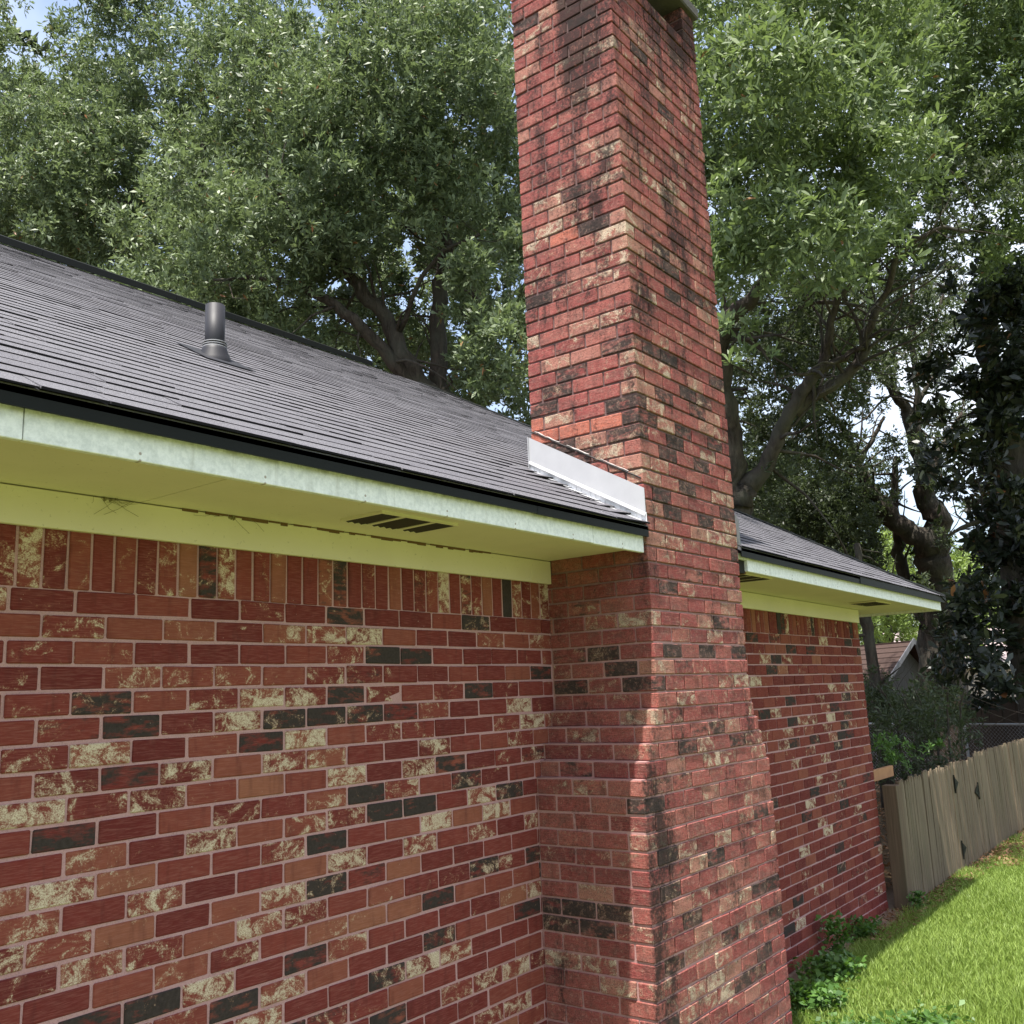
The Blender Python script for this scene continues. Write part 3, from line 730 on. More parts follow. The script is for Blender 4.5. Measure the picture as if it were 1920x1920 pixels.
def pickets(parent, x0, x1, ztop, zbot=-2.262):
    x = x0
    while x < x1-.03:
        wd = random.choice([.062, .066, .07]); wd = min(wd, x1-x)
        h_ = ztop-zbot+random.uniform(-.010, .010)
        o = obj('picket', picket_mesh(wd, round(h_, 2), random.randrange(5)), parent, loc=(x+wd/2, FY+random.uniform(-.003, .003), zbot+random.uniform(-.008, .008)))
        o.rotation_euler = (random.gauss(0, .003), random.gauss(0, .005), 0)
        x += wd+random.uniform(.004, .009)
def rails(parent, x0, x1):
    for z in (-1.42, -2.08):
        m = MB(); m.box(x0, FY+.021, z-.045, x1, FY+.058, z+.045); m.build('rail', POSTW, parent)
fence = empty('wooden_fence', (4.9, FY, GZ)); fence.matrix_world = Matrix.Identity(4)
tag(fence, 'short run of weathered picket fence between the brick corner and the hinged gate', 'fence')
m = MB(); m.box(L+.012, FY-.022, GZ-.05, L+.128, FY+.10, -1.27); m.build('post', POSTW, fence, bevel=.004)
m = MB(); m.box(L+.135, FY-.012, -2.285, L+.20, FY+.02, -1.25); m.build('wide_board', POSTW, fence, bevel=.003)
m = MB(); m.box(L-.02, .02, -1.245, L+.62, .06, -1.15); m.build('top_board', simple('new_pine_board', (.42, .22, .11), .8, 0, .2, 12), fence, bevel=.003)
pickets(fence, L+.206, 6.66, -1.242); rails(fence, L+.1, 6.66)
gate = empty('wooden_gate', (6.7, FY, GZ)); gate.matrix_world = Matrix.Identity(4)
tag(gate, 'weathered wooden picket gate with black triangular hinges, left of the taller fence run', 'gate')
pickets(gate, 6.68, 7.68, -1.240); rails(gate, 6.69, 7.67)
def hinge(x, z, flip=1):
    m = MB(); m.prism([(x, FY-.004, z-.072), (x+flip*.035, FY-.004, z-.058), (x+flip*.13, FY-.004, z-.012), (x+flip*.155, FY-.004, z), (x+flip*.13, FY-.004, z+.012), (x+flip*.035, FY-.004, z+.058), (x, FY-.004, z+.072)], (0, -.006, 0))
    m.tube([(x-.004, FY-.010, z-.09), (x-.004, FY-.010, z+.09)], [.007, .007], 8)
    for a, b_ in ((.015, .06), (.015, -.06), (.05, 0)): m.tube([(x+flip*a, FY-.009, z+b_), (x+flip*a, FY-.014, z+b_)], [.006, .005], 6)
    m.build('hinge', DRIP, gate)
hinge(6.74, -1.44); hinge(6.74, -2.08); hinge(7.69, -1.60, -1)
f2 = empty('wooden_fence', (7.7, FY, GZ)); f2.matrix_world = Matrix.Identity(4)
tag(f2, 'taller weathered picket fence running away to the right of the gate', 'fence')
pickets(f2, 7.705, 16.5, -1.205); rails(f2, 7.7, 16.5)

# ------------------------------------------------------------------ vegetation
def leaves(P, Dv, l, wr, nl, spread, rg, fold=.15, six=False):
    """rosettes: P (n,3) twig tips, Dv (n,3) growth directions; returns verts, quads"""
    n = len(P); N = n*nl
    P = np.repeat(P, nl, 0); Dv = np.repeat(Dv, nl, 0)
    rnd = rg.normal(size=(N, 3)); rnd -= (rnd*Dv).sum(1)[:, None]*Dv; rnd /= np.linalg.norm(rnd, axis=1)[:, None]
    a = rg.uniform(spread[0], spread[1], N)[:, None]
    ax = Dv*np.cos(a)+rnd*np.sin(a); ax /= np.linalg.norm(ax, axis=1)[:, None]
    nrm = Dv*.8+rg.normal(size=(N, 3))*.45; nrm -= (nrm*ax).sum(1)[:, None]*ax; nrm /= np.linalg.norm(nrm, axis=1)[:, None]
    sd = np.cross(ax, nrm)
    ll = (l*rg.uniform(.5, 1.45, N))[:, None]; ww = ll*wr*rg.uniform(.8, 1.2, N)[:, None]
    off = rg.normal(size=(N, 3))*l*.18
    b = P+off+ax*ll*.08
    v0 = b; v1 = b+ax*ll*.58+sd*ww*.5+nrm*ww*fold; v2 = b+ax*ll-nrm*ll*.08; v3 = b+ax*ll*.58-sd*ww*.5+nrm*ww*fold
    if six:
        q = [b, b+ax*ll*.32+sd*ww*.36+nrm*ww*fold, b+ax*ll*.70+sd*ww*.48+nrm*ww*fold*.6, v2, b+ax*ll*.70-sd*ww*.48+nrm*ww*fold*.6, b+ax*ll*.32-sd*ww*.36+nrm*ww*fold]
        return np.stack(q, 1).reshape(-1, 3)
    V = np.stack([v0, v1, v2, v3], 1).reshape(-1, 3)
    return V
def crown(name, clumps, mat, parent, l, nspr, nl=6, wr=.32, spread=(.5, 1.35), seed=1, up=.55, flat=.75, six=False):
    """clumps: list of (centre, radius); nspr sprigs per cubic-ish unit radius^2"""
    rg = np.random.default_rng(seed); VV = []
    for c, r in clumps:
        n = max(6, int(nspr*r*r)); u = rg.normal(size=(n, 3)); u /= np.linalg.norm(u, axis=1)[:, None]
        rad = rg.uniform(.25, 1, n)**.55
        lob = 1+.28*np.sin(u[:, 0]*5+c[0]*9)*np.cos(u[:, 1]*4+c[2]*7)+.15*np.sin(u[:, 2]*9+c[1]*5)
        P = np.array(c)+u*(rad*lob)[:, None]*r*np.array([1, 1, flat])
        ms = max(3, n//8); ix = rg.integers(0, ms, n); P = P[ix]+rg.normal(size=(n, 3))*min(.16*r, .11); u = u[ix]
        Dv = u*.7+np.array([0, 0, up])+rg.normal(size=(n, 3))*.35; Dv /= np.linalg.norm(Dv, axis=1)[:, None]
        VV.append(leaves(P, Dv, l, wr, nl, spread, rg, six=six))
    V = np.concatenate(VV); Fq = np.arange(len(V), dtype=np.int32).reshape(-1, 6 if six else 4)
    return obj(name, np_mesh(name, V, Fq, mat), parent)
def zone(boxes, rg):
    """clumps spread through parts of a crown; each box: px0,py0,px1,py1,Z0,Z1,n,r0,r1"""
    out = []
    for x0, y0, x1, y1, z0, z1, n, r0, r1 in boxes:
        nx = max(1, int(round(math.sqrt(n*(x1-x0)/max(1, (y1-y0)))))); ny = max(1, int(round(n/nx)))
        for i in range(nx):
            for j in range(ny):
                out.append((at(x0+(i+rg.uniform(.0, 1))*(x1-x0)/nx, y0+(j+rg.uniform(.0, 1))*(y1-y0)/ny, rg.uniform(z0, z1)), rg.uniform(r0, r1)))
    return out
def limbs(name, lst, parent, mat=None, extra=None, seed=0):
    rg = random.Random(seed); m = MB()
    for pts in lst:
        P = [at(p[0], p[1], p[2]) for p in pts]; rd = [p[3] for p in pts]
        Q = []; rr_ = []
        for i in range(len(P)-1):
            for s in (0, .33, .66):
                Q.append(P[i]*(1-s)+P[i+1]*s+(np.array([rg.gauss(0, 1) for _ in range(3)])*rd[i]*.22 if s else 0)); rr_.append((rd[i]*(1-s)+rd[i+1]*s)*rg.uniform(.92, 1.1))
        Q.append(P[-1]); rr_.append(rd[-1])
        m.tube(Q, rr_, 9)
        # twigs
        L_ = len(Q)
        for i in range(1, L_):
            if rr_[i] < .16 and rg.random() < .75:
                d0 = np.array([rg.gauss(0, 1), rg.gauss(0, 1), rg.gauss(.3, .8)]); d0 /= np.linalg.norm(d0)
                ln = rg.uniform(.5, 1.5); q = Q[i]; tw = [q]; rd_ = [min(.03, rr_[i]*.45)]
                for s in range(4):
                    d0 = d0+np.array([rg.gauss(0, .25) for _ in range(3)]); q = q+d0/np.linalg.norm(d0)*ln/4; tw.append(q); rd_.append(rd_[0]*(1-(s+1)/5))
                m.tube(tw, rd_, 5, cap=False)
    if extra: extra(m)
    o = m.build(name, mat or BARK, parent, smooth=True); return o
def tree(name, base, label, cat='tree', group=None):
    e = empty(name, tuple(base)); e.matrix_world = Matrix.Translation(Vector((float(base[0]), float(base[1]), GZ)))
    return tag(e, label, cat, group)
def fixp(o, root):
    o.matrix_parent_inverse = root.matrix_world.inverted()
def ground_under(px, py, Z):
    p = at(px, py, Z); return (float(p[0]), float(p[1]), GZ)
def gpix(p):   # ground point as (px,py,Z) so that it can end a limb
    return pix(p)

# --- big oak behind the roof, left of the chimney
rg = np.random.default_rng(11)
def root_of(px, py, Z):
    g = ground_under(px, py, Z); q = pix(g); return (q[0], q[1], q[2])
g = root_of(865, 740, 15)
t = tree('oak_tree', ground_under(865, 740, 15), 'large oak with forked leaning limbs, just left of the chimney behind the roof')
tr = limbs('trunk', [
    [(*g, .34), (868, 800, 15, .25), (812, 760, 15, .17), (781, 712, 15, .15), (742, 634, 15, .13), (706, 572, 15, .11), (675, 535, 15, .10), (600, 470, 15.3, .07), (520, 400, 15.5, .05), (430, 330, 16, .03)],
    [(781, 730, 15, .12), (716, 650, 14.8, .10), (664, 598, 14.6, .085), (612, 561, 14.5, .07), (560, 533, 14.4, .06), (480, 520, 14.3, .035), (400, 525, 14.2, .02)],
    [(868, 800, 15, .2), (828, 740, 15.2, .15), (822, 634, 15.4, .13), (823, 530, 15.6, .12), (841, 478, 15.8, .11), (826, 413, 16, .10), (800, 330, 16, .08), (780, 240, 16, .06), (770, 150, 16, .04), (765, 60, 16, .03)],
    [(826, 413, 16, .06), (835, 340, 16, .05), (850, 270, 16, .04), (880, 180, 16, .03)],
    [(823, 530, 15.6, .08), (870, 500, 15.4, .06), (905, 590, 15.3, .05), (925, 650, 15, .03)],
    [(742, 634, 15, .05), (790, 520, 14.6, .035), (830, 470, 14.4, .03), (900, 440, 14.2, .02)],
    [(675, 535, 15, .06), (560, 420, 14.5, .04), (500, 330, 14.2, .03)]], t, seed=3); fixp(tr, t)
cl = zone([(540, 40, 960, 420, 13.4, 17, 50, .5, .95), (540, 380, 780, 520, 13.6, 16, 10, .35, .6), (250, 330, 620, 620, 13.6, 16, 26, .45, .75),
           (860, 430, 985, 740, 12.5, 15, 16, .28, .5), (240, 560, 620, 700, 14.5, 16.5, 12, .35, .6), (620, -80, 960, 80, 14, 17, 12, .6, .95), (440, 20, 620, 380, 15, 18, 18, .5, .8), (560, 560, 800, 720, 16, 19, 16, .35, .6), (740, 420, 960, 640, 16.5, 19, 14, .4, .7), (820, 640, 1000, 780, 15, 18, 12, .3, .5)], rg)
o = crown('crown', cl, LEAF_L, t, .105, 400, 6, seed=5); fixp(o, t)
# --- oak further left
g = root_of(360, 620, 19)
t = tree('oak_tree', ground_under(360, 620, 19), 'tall grey-green oak filling the upper left above the roof ridge')
tr = limbs('trunk', [
    [(*g, .35), (360, 560, 19, .2), (345, 470, 19, .16), (300, 380, 19, .12), (230, 300, 19, .09), (160, 240, 18.6, .06), (145, 190, 18.4, .04)],
    [(230, 300, 19, .07), (180, 280, 18.4, .05), (150, 235, 18, .03), (100, 180, 18, .02)],
    [(300, 380, 19, .08), (215, 385, 18, .06), (150, 400, 17.8, .04), (80, 430, 17.6, .02)],
    [(345, 470, 19, .1), (380, 330, 19, .08), (385, 200, 19, .06), (360, 90, 19, .04)],
    [(0, 190, 18, .035), (60, 240, 18, .03), (110, 300, 18, .03)]], t, seed=5); fixp(tr, t)
cl = zone([(-90, 130, 560, 470, 16.5, 21, 54, .55, 1.0), (180, -110, 500, 130, 17, 21, 18, .5, .85), (-80, -60, 20, 130, 17, 20, 4, .45, .6), (90, 0, 180, 130, 17, 20, 3, .35, .5), (-80, 420, 420, 600, 17, 20, 22, .5, .9)], rg)
o = crown('crown', cl, LEAF_L, t, .105, 380, 6, seed=6); fixp(o, t)

# --- oak right behind the chimney with the bright overhanging crown
g = root_of(1392, 960, 13)
t = tree('oak_tree', ground_under(1392, 960, 13), 'oak directly right of the chimney with sinuous dark limbs and bright sunlit crown')
def c6(z, q=1.0): return [(1300+a/3.097, 500+b_/3.097, Z, r*.74) for a, b_, Z, r in z]
tr = limbs('trunk', [
    [(*g, .26), (1386, 1000, 13, .19)]+c6([(265, 1330, 13, .23), (330, 1260, 13, .20), (430, 1150, 12.9, .14), (490, 1010, 12.8, .13), (545, 880, 12.7, .125), (620, 740, 12.6, .13), (690, 640, 12.5, .12), (750, 590, 12.4, .09), (775, 470, 12.3, .07), (795, 320, 12.2, .065), (830, 210, 12.1, .06), (900, 120, 12, .05), (960, 20, 12, .04), (1000, -150, 11.8, .03)]),
    c6([(590, 850, 12.7, .11), (700, 745, 12.6, .10), (850, 660, 12.5, .09), (950, 570, 12.4, .085), (1005, 490, 12.3, .08), (1000, 380, 12.2, .08), (1060, 270, 12, .06), (1140, 100, 11.8, .05), (1180, -60, 11.6, .045), (1300, -160, 11.5, .04), (1450, -230, 11.4, .03), (1600, -200, 11.3, .02)]),
    c6([(760, 600, 12.4, .07), (850, 540, 12.3, .06), (940, 485, 12.3, .05), (990, 470, 12.2, .03)]),
    c6([(262, 1380, 13, .26), (240, 1150, 13, .23), (205, 900, 13, .21), (165, 650, 13, .2), (160, 420, 12.9, .18), (200, 310, 12.8, .16), (290, 230, 12.7, .13), (370, 130, 12.6, .11), (430, 20, 12.5, .09), (520, -120, 12.3, .06)]),
    c6([(840, 210, 12.1, .04), (700, 210, 12.2, .03), (620, 240, 12.3, .02)]),
    c6([(860, 60, 12, .05), (840, -60, 12, .045), (810, -90, 12, .03)])], t, seed=8); fixp(tr, t)
cl = zone([(1290, 60, 1700, 500, 9.2, 12.5, 46, .38, .7), (1680, 40, 1990, 330, 13, 16, 26, .5, .85), (1290, -120, 1680, 60, 10, 13, 15, .5, .8), (1680, -120, 1990, 60, 13, 16, 14, .6, .95),
           (1290, 440, 1420, 540, 9, 10.5, 5, .22, .34), (1330, 600, 1430, 680, 8.5, 9.5, 3, .13, .2), (1560, 490, 1620, 530, 9, 9.6, 2, .13, .17), (1840, 380, 1960, 500, 13, 14.2, 7, .36, .5), (1480, 420, 1620, 480, 9, 10, 4, .18, .28)], rg)
o = crown('crown', cl, LEAF_R, t, .095, 520, 6, seed=9, wr=.30, six=True); fixp(o, t)
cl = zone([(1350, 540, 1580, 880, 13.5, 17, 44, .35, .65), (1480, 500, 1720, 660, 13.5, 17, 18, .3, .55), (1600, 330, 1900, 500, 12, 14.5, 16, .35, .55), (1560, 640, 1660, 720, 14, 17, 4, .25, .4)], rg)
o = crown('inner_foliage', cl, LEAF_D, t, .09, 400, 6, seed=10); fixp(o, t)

# --- forked tree in the clearing
g = root_of(1762, 1270, 19)
def c6(z): return [(1300+a/3.097, 500+b_/3.097, Z, r) for a, b_, Z, r in z]
t = tree('forked_tree', ground_under(1762, 1270, 19), 'forked grey tree in the clearing with a round gap of sky in its crotch')
tr = limbs('trunk', [
    [(*g, .52), (1762, 1270, 19, .42), (1758, 1180, 19, .38)]+c6([(1400, 1900, 19, .36), (1385, 1700, 19, .34), (1395, 1560, 19, .27), (1380, 1400, 19, .23), (1355, 1250, 19, .20), (1320, 1100, 19, .17), (1280, 950, 19, .14), (1230, 810, 19, .11), (1150, 690, 19, .09), (1060, 600, 19, .07), (1030, 510, 19, .05)]),
    c6([(1340, 1640, 19, .26), (1270, 1560, 19, .21), (1190, 1490, 19, .18), (1130, 1410, 19, .16), (1060, 1340, 19, .12), (990, 1260, 19, .11), (960, 1160, 19, .09), (930, 1060, 19, .06), (880, 960, 19, .06), (840, 890, 19, .055), (740, 810, 19, .04), (690, 780, 19, .03)]),
    c6([(960, 1150, 19, .06), (1000, 1060, 19, .05), (1050, 980, 19, .045), (1110, 870, 19, .03)]),
    c6([(930, 1190, 19, .06), (870, 1110, 19, .055), (780, 1030, 19, .05), (660, 960, 19, .04), (600, 930, 19, .02)]),
    c6([(1215, 1850, 19.5, .12), (1205, 1700, 19.5, .12), (1190, 1560, 19.5, .11), (1165, 1400, 19.5, .09), (1170, 1250, 19.5, .07), (1180, 1100, 19.5, .05)]),
    c6([(1300, 960, 19, .07), (1295, 800, 19, .065), (1290, 600, 19, .06), (1275, 400, 19, .06), (1270, 200, 19, .05), (1280, 40, 19, .04), (1290, -60, 19, .03)]),
    c6([(1380, 1230, 19, .09), (1420, 1080, 19, .08), (1500, 950, 19, .05), (1560, 850, 19, .03)]),
    c6([(1300, 800, 19, .05), (1380, 660, 19, .04), (1500, 560, 19, .03)]),
    c6([(1150, 1450, 19, .06), (1040, 1420, 19, .05), (950, 1380, 19, .04), (880, 1350, 19, .02)]),
    c6([(1100, 1460, 19, .05), (980, 1465, 19, .045), (900, 1500, 19, .03)]),
    c6([(1330, 700, 20, .04), (1390, 400, 20, .035), (1440, 200, 20, .03), (1480, 60, 20, .02)]),
    c6([(580, 1200, 20, .06), (600, 1080, 20, .05), (590, 950, 20, .03)]), c6([(580, 1190, 20, .04), (540, 1120, 20, .03), (500, 1060, 20, .02)])], t, seed=12); fixp(tr, t)
cl = zone([(1530, 520, 1760, 740, 17, 22, 22, .35, .7), (1640, 740, 1790, 900, 18, 22, 9, .3, .55), (1480, 560, 1560, 780, 18, 22, 6, .3, .6), (1730, 900, 1800, 1180, 17, 21, 8, .3, .55),
           (1400, 900, 1600, 980, 17, 21, 10, .4, .7), (1590, 880, 1650, 940, 18, 21, 3, .25, .4), (1520, 690, 1600, 760, 18, 20, 4, .2, .35), (1640, 940, 1700, 1010, 19, 22, 2, .2, .3), (1420, 760, 1520, 900, 19, 23, 7, .35, .55), (1620, 540, 1800, 700, 21, 25, 10, .4, .6), (1740, 740, 1800, 900, 20, 24, 5, .3, .5)], rg)
o = crown('crown', cl, LEAF_D, t, .095, 400, 6, seed=13); fixp(o, t)

# --- dense dark evergreen behind the far roof
t = tree('evergreen_tree', ground_under(1480, 960, 20), 'dense dark green tree low behind the far end of the roof')
tr = limbs('trunk', [[(*root_of(1480, 1000, 20), .2), (1480, 1000, 20, .16), (1490, 900, 20, .1), (1500, 840, 20, .04)]], t, seed=2); fixp(tr, t)
cl = zone([(1380, 880, 1640, 1010, 18.5, 22, 22, .5, .85), (1420, 960, 1640, 1080, 18, 21, 14, .45, .8), (1440, 850, 1560, 900, 19, 21, 4, .35, .55)], rg)
o = crown('crown', cl, LEAF_D, t, .10, 420, 6, seed=14); fixp(o, t)

# --- magnolia at the right edge
g = root_of(1900, 1100, 15.6)
t = tree('magnolia_tree', ground_under(1900, 1100, 15.6), 'dark magnolia with large glossy leaves at the right edge above the fence')
tr = limbs('trunk', [[(*g, .3)]+c6([(1850, 1500, 15.6, .24), (1835, 1200, 15.6, .22), (1800, 900, 15.6, .20), (1750, 650, 15.6, .18), (1710, 400, 15.6, .15), (1700, 150, 15.6, .07), (1690, -40, 15.6, .04)]),
    c6([(1800, 1400, 15.6, .05), (1600, 1500, 15.2, .04), (1480, 1560, 15, .02)]), c6([(1780, 800, 15.6, .05), (1600, 860, 15.2, .03)])], t, seed=21); fixp(tr, t)
cl = zone([(1840, 540, 2010, 1290, 14.4, 17, 42, .42, .66), (1740, 660, 1850, 860, 14.6, 16.6, 8, .28, .46), (1800, 1000, 1880, 1250, 14.4, 16.6, 8, .3, .46), (1800, 480, 2000, 600, 14.6, 17, 7, .4, .6), (1720, 860, 1800, 960, 15, 16.5, 3, .22, .34), (1760, 1180, 1860, 1260, 14.6, 16.5, 4, .24, .36), (1840, 860, 1900, 1000, 14.6, 16.6, 2, .3, .42)], rg)
o = crown('crown', cl, LEAF_M, t, .17, 165, 7, seed=22, wr=.34, spread=(.8, 1.5), six=True); fixp(o, t)

# --- slender dark trunk beside the far wall
t = tree('slender_tree', ground_under(1628, 1180, 15), 'slender dark trunk rising behind the far corner of the eaves')
tr = limbs('trunk', [[(*root_of(1632, 1210, 15), .11), (1628, 1190, 15, .09), (1620, 1150, 15, .09), (1612, 1080, 15, .08), (1606, 1020, 15.2, .05)]], t, seed=1); fixp(tr, t)
# --- sunlit trees further back
for i, (x0, y0, x1, y1, n, lab) in enumerate([(1600, 1010, 1720, 1190, 16, 'pale sunlit tree seen between the far eaves and the forked trunk'), (1745, 1010, 1830, 1210, 10, 'pale green tree glimpsed right of the forked trunk'), (1340, 930, 1480, 1040, 8, 'small sunlit tree low behind the far roof slope')]):
    t = tree('sunlit_tree', ground_under((x0+x1)/2, 1200, 34), lab)
    tr = limbs('trunk', [[(*root_of((x0+x1)/2, 1200, 34), .2), ((x0+x1)/2, (y0+y1)/2, 34, .1)]], t, seed=i); fixp(tr, t)
    o = crown('crown', zone([(x0, y0, x1, y1, 31, 37, n, .7, 1.2)], rg), LEAF_S, t, .16, 150, 6, seed=30+i); fixp(o, t)
# --- the far wood that closes the view
cl = zone([(1330, 1060, 2100, 1290, 44, 58, 60, 1.6, 2.6), (-200, 330, 1000, 780, 30, 40, 70, 1.4, 2.4), (-200, 100, 440, 420, 30, 38, 22, 1.3, 2.2), (560, 100, 980, 420, 30, 38, 16, 1.2, 2.0), (1800, 500, 2100, 1000, 40, 55, 26, 1.4, 2.4), (1350, 1000, 1560, 1080, 40, 50, 8, 1.3, 2)], rg)
tag(crown('far_wood', cl, LEAF_D, None, .34, 36, 7, seed=40), kind='stuff')['label'] = 'distant wood closing the view behind the yard'

# --- bushes and vines between the fence and the clearing
t = tree('bush', ground_under(1700, 1350, 12.5), 'sprawling dark bush behind the low end of the fence, beside the brick corner', 'bush')
o = crown('foliage', zone([(1625, 1300, 1790, 1440, 11, 14, 16, .25, .42), (1640, 1300, 1820, 1350, 13, 16, 10, .25, .38)], rg), LEAF_D, t, .07, 520, 5, seed=50, up=.3); fixp(o, t)
tr = limbs('stems', [[(*root_of(1690+20*i, 1380, 12.5), .02), (1680+24*i, 1340-10*(i % 3), 12.4, .012), (1650+32*i, 1290, 12.3, .006)] for i in range(6)], t, seed=51); fixp(tr, t)
t = tree('bush', ground_under(1650, 1260, 14.5), 'leafy shrub in front of the small shed', 'bush')
o = crown('foliage', zone([(1618, 1265, 1660, 1330, 13.5, 15.5, 6, .22, .33), (1690, 1310, 1760, 1340, 14, 16, 4, .22, .3)], rg), LEAF_D, t, .07, 520, 5, seed=52, up=.4); fixp(o, t)
t = tree('bush', ground_under(1660, 1400, 8.5), 'yellow-green shrub just above the brown post at the wall corner', 'bush')
o = crown('foliage', zone([(1640, 1385, 1700, 1425, 9.5, 10.5, 4, .13, .2), (1735, 1398, 1765, 1420, 9.8, 10.4, 2, .08, .12)], rg), LEAF_W, t, .05, 900, 5, seed=53, up=.5); fixp(o, t)

# ------------------------------------------------------------------ things in the back yard
def local(root, o): o.parent = root; return o
# small shed
sb = at(1702, 1290, 23); shed = empty('small_shed', (float(sb[0]), float(sb[1]), GZ)); shed.rotation_euler = (0, 0, R(60))
tag(shed, 'small grey shed with a brown shingle gable roof beyond the bushes', 'shed')
SHW = wood_mat('shed_grey_boards', (.09, .088, .092), (.055, .055, .06), (.07, .07, .06)); SHR = simple('shed_roof_brown', (.060, .038, .032), .9, 0, .2, 9)
m = MB(); m.prism([(-.0, -.62, 0), (-.0, .62, 0), (-.0, .62, 2.1), (0, 0, 2.72), (-.0, -.62, 2.1)], (2.0, 0, 0))
local(shed, m.build('wall', SHW, None))
for s_ in (1, -1):
    n_ = 7
    for i in range(n_):
        a, b_ = i/n_, (i+1)/n_+.03
        m = MB(); y_a, y_b = s_*.85*(1-a), s_*.85*(1-b_); z_a, z_b = 2.80-.85*(1-a)*1.0, 2.80-.85*(1-b_)*1.0
        m.hexa([(-.35, y_a, z_a-.03), (2.2, y_a, z_a-.03), (2.2, y_b, z_b-.03), (-.35, y_b, z_b-.03), (-.35, y_a, z_a+.02), (2.2, y_a, z_a+.02), (2.2, y_b, z_b-.005), (-.35, y_b, z_b-.005)])
        local(shed, m.build('roof_course', SHR, None))
    m = MB(); m.hexa([(-.38, s_*.88, 1.86), (-.35, s_*.88, 1.86), (-.35, 0, 2.74), (-.38, 0, 2.74), (-.38, s_*.88, 2.0), (-.35, s_*.88, 2.0), (-.35, 0, 2.88), (-.38, 0, 2.88)])
    local(shed, m.build('barge_board', simple('barge_grey', (.12, .12, .135), .7), None))
# neighbouring house
nb_ = at(1960, 1290, 36); nh = empty('neighbour_house', (float(nb_[0]), float(nb_[1]), GZ)); nh.rotation_euler = (0, 0, R(-60))
tag(nh, 'distant house with a pale pinkish roof glimpsed through the trees on the right', 'house')
m = MB(); m.box(-4.6, 0, 0, 6, 5, 2.35); local(nh, m.build('wall', simple('neighbour_wall', (.45, .40, .34), .8), None))
m = MB(); m.hexa([(-5, -.4, 2.35), (6.4, -.4, 2.35), (6.4, 2.6, 3.75), (-5, 2.6, 3.75), (-5, -.4, 2.42), (6.4, -.4, 2.42), (6.4, 2.6, 3.82), (-5, 2.6, 3.82)])
local(nh, m.build('roof', simple('neighbour_roof', (.30, .24, .24), .8, 0, .3, 3), None))
m = MB(); m.box(-5, -.43, 2.25, 6.4, -.40, 2.43); local(nh, m.build('fascia', FASCIA, None))
# brown board fence across the back of the yard
p0, p1 = at(1600, 1330, 20), at(2050, 1330, 15)
dv = np.array([p1[0]-p0[0], p1[1]-p0[1], 0]); ln = np.linalg.norm(dv); ang = math.atan2(dv[1], dv[0])
bf = empty('board_fence', (float(p0[0]), float(p0[1]), GZ)); bf.rotation_euler = (0, 0, ang)
tag(bf, 'dark brown board fence in shade across the back of the yard', 'fence')
m = MB(); m.box(0, 0, 0, .143, .02, 1.55); bme = mesh_of('board', m.v, m.f, BACKW); x = 0
while x < ln+1:
    o = obj('board', bme, bf, loc=(x, random.uniform(-.006, .006), random.uniform(-.02, .02))); x += .15
m = MB(); m.box(0, .02, .3, ln+1, .06, .4); m.build('rail', BACKW, bf).location = (0, 0, 0)
# chain-link fence
cp = [at(1560, 1343, 17.2), at(1822, 1345, 15.2), at(2080, 1346, 13.2)]
for q in cp: q[2] = -1.10
dv = cp[2]-cp[0]; ln = float(np.linalg.norm(dv[:2])); ang = math.atan2(dv[1], dv[0])
STEEL = simple('galvanised_steel', (.42, .43, .44), .4, .6, .5, 20)
ch = empty('chain_link_fence', (float(cp[0][0]), float(cp[0][1]), GZ)); ch.rotation_euler = (0, 0, ang)
tag(ch, 'galvanised chain-link fence with a thin top rail behind the bushes', 'fence')
m = MB(); m.tube([(0, 0, 1.195), (ln, 0, 1.195)], [.017, .017], 8); m.build('top_rail', STEEL, ch)
sx = float(np.linalg.norm((cp[1]-cp[0])[:2]))
for x in (sx-2.9, sx, sx+2.9):
    m = MB(); m.tube([(x, .03, 0), (x, .03, 1.21)], [.022, .022], 8); m.build('post', STEEL, ch)
m = MB()
for i in range(int(ln/.06)):
    x = i*.06
    for s_ in (1, -1):
        xa = x; xb_ = x+s_*1.15
        if 0 <= xb_ <= ln: m.hexa([(xa, .012, .03), (xa+.0018, .012, .03), (xa+.0018, .0138, .03), (xa, .0138, .03), (xb_, .012, 1.18), (xb_+.0018, .012, 1.18), (xb_+.0018, .0138, 1.18), (xb_, .0138, 1.18)])
tag(m.build('mesh_wire', STEEL, ch), kind='stuff')

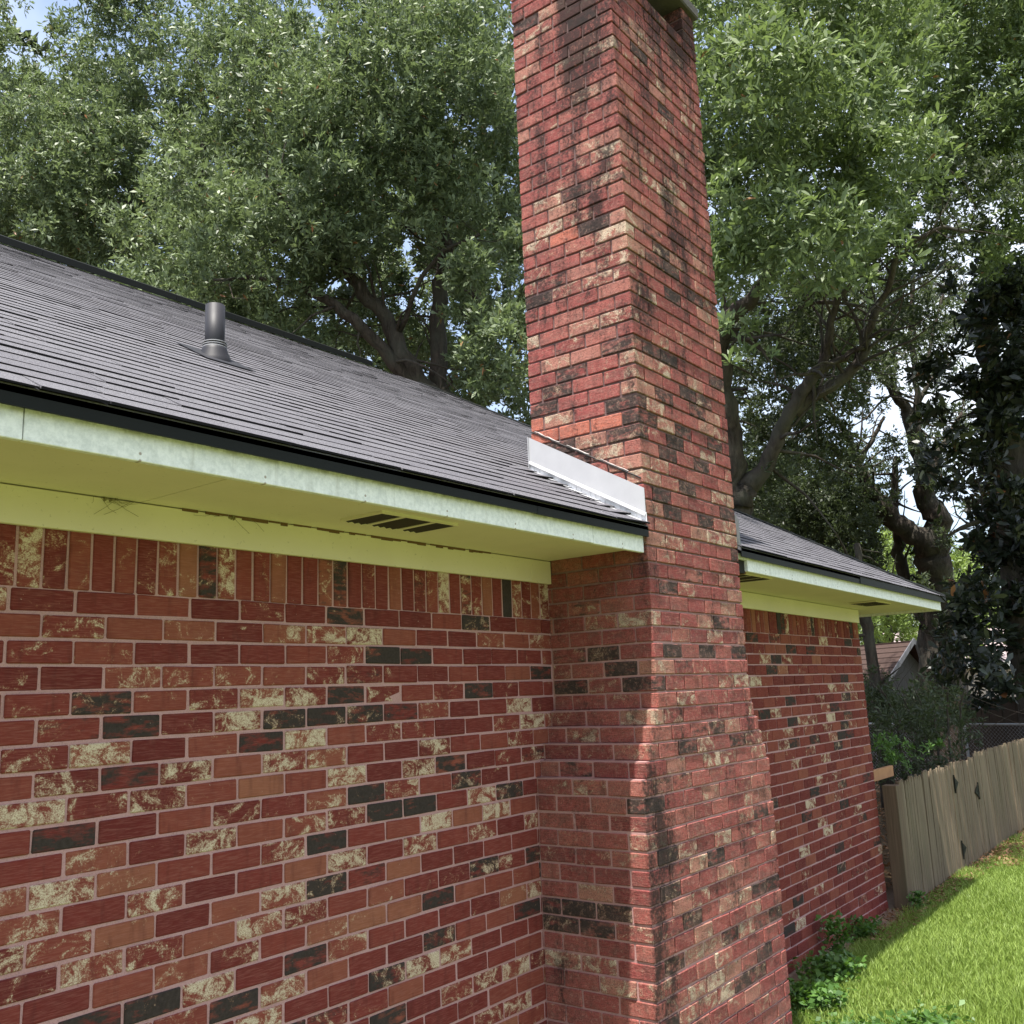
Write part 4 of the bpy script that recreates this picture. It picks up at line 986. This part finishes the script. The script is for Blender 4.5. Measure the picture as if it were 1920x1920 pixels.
# ------------------------------------------------------------------ lawn
def blades(n, x0, x1, y0, y1, h0, h1, mat, name, seed, dens=None):
    rg = np.random.default_rng(seed); X = rg.uniform(x0, x1, n); Y = rg.uniform(y0, y1, n)
    keep = np.ones(n, bool) if dens is None else dens(X, Y, rg)
    X, Y = X[keep], Y[keep]; n = len(X)
    a = rg.uniform(0, 2*np.pi, n); h = rg.uniform(h0, h1, n)*(1+.35*np.sin(X*3.1)*np.cos(Y*4.3)); wd = rg.uniform(.0018, .0036, n); b = rg.uniform(0, 2*np.pi, n); ln = rg.uniform(.15, .75, n)
    z = np.full(n, GZ)
    ca, sa = np.cos(a)*wd, np.sin(a)*wd; lx, ly = np.cos(b)*h*ln, np.sin(b)*h*ln
    V = np.stack([np.stack([X-ca, Y-sa, z], 1), np.stack([X+ca, Y+sa, z], 1), np.stack([X+ca*.8+lx*.35, Y+sa*.8+ly*.35, z+h*.6], 1), np.stack([X-ca*.8+lx*.35, Y-sa*.8+ly*.35, z+h*.6], 1), np.stack([X+lx, Y+ly, z+h*.95], 1)], 1)
    V = V.reshape(-1, 3); i = np.arange(n)[:, None]*5
    T = np.concatenate([i+np.array([0, 1, 2]), i+np.array([0, 2, 3]), i+np.array([3, 2, 4])], 1).reshape(-1, 3)
    return tag(obj(name, np_mesh(name, V, T, mat)), kind='stuff')
def dl(X, Y, rg):
    e = -.12+.06*np.sin(X*2.3)+.05*np.sin(X*7.1)
    bare = (X > 7.2) & (Y > -.55-.15*np.sin(X*3)) & (X < 9.8)
    return (rg.uniform(size=len(X)) < np.clip((e-Y)/.16, 0.0, 1)) & (~bare | (rg.uniform(size=len(X)) < .45))
blades(190000, .9, 9.5, -2.2, -.1, .03, .075, GRASSM, 'grass', 60, dl)['label'] = 'bright sunlit lawn grass beside the house'
blades(60000, 9.5, 17, -3.0, -.1, .04, .09, GRASSM, 'grass', 61, dl)['label'] = 'lawn grass farther along the picket fence'
# leaf litter
def litter(n, x0, x1, y0, y1, name, seed, l=.045, sig=None):
    rg = np.random.default_rng(seed)
    P = np.stack([rg.uniform(x0, x1, n), rg.uniform(y0, y1, n), np.full(n, GZ+.012)+rg.uniform(0, .03, n)], 1)
    Dv = np.array([[0, 0, 1.]])+rg.normal(size=(n, 3))*.25; Dv /= np.linalg.norm(Dv, axis=1)[:, None]
    V = leaves(P, Dv, l, .4, 1, (1.2, 1.6), rg); return tag(obj(name, np_mesh(name, V, np.arange(len(V)).reshape(-1, 4), LITTERM)), kind='stuff')
litter(1800, 7.0, 10.0, -.6, -.17, 'leaf_litter', 70)['label'] = 'brown leaf litter on bare soil below the gate'
litter(1800, 3.6, 7, -.36, -.05, 'leaf_litter', 71, .035)['label'] = 'thin leaf litter along the foot of the wall and fence'
litter(9000, 5.5, 16, .1, 7, 'leaf_litter', 72, .08)['label'] = 'dead leaves on the ground behind the picket fence'
# weeds along the foot of the wall
wl = ['leafy green weed at the foot of the chimney', 'low clover-like weed in front of the chimney corner', 'broad-leaved weed patch right of the chimney base', 'taller weed against the foot of the far wall', 'small weed near the middle of the far wall', 'tiny weed at the foot of the fence post', 'pale green weed tuft at the bottom edge of the lawn']
for i, (wx, wy, r, hgt, n, lf) in enumerate([(1.95, -.42, .22, .13, 260, .038), (1.5, -.80, .26, .09, 260, .032), (2.6, -.30, .24, .13, 240, .038), (3.15, -.13, .12, .26, 110, .035), (3.75, -.12, .16, .12, 110, .035), (4.80, -.24, .09, .16, 70, .03), (1.75, -1.12, .22, .12, 220, .04)]):
    rgw = np.random.default_rng(80+i); root = empty('weed', (wx, wy, GZ)); tag(root, wl[i], 'weed')
    P = np.stack([rgw.normal(0, r*.5, n), rgw.normal(0, r*.35, n), rgw.uniform(.02, 1, n)**.8*hgt], 1)
    Dv = np.array([[0, 0, 1.]])+rgw.normal(size=(n, 3))*.3; Dv /= np.linalg.norm(Dv, axis=1)[:, None]
    V = leaves(P, Dv, lf, .62, 4, (.9, 1.4), rgw, .1)
    obj('foliage', np_mesh('foliage', V, np.arange(len(V)).reshape(-1, 4), LEAF_W), root)
    m = MB()
    for j in range(0, n, 6): m.tube([(P[j, 0]*.5, P[j, 1]*.5, 0), tuple(P[j])], [.0016, .001], 3, cap=False)
    m.build('stems', LEAF_W, root)
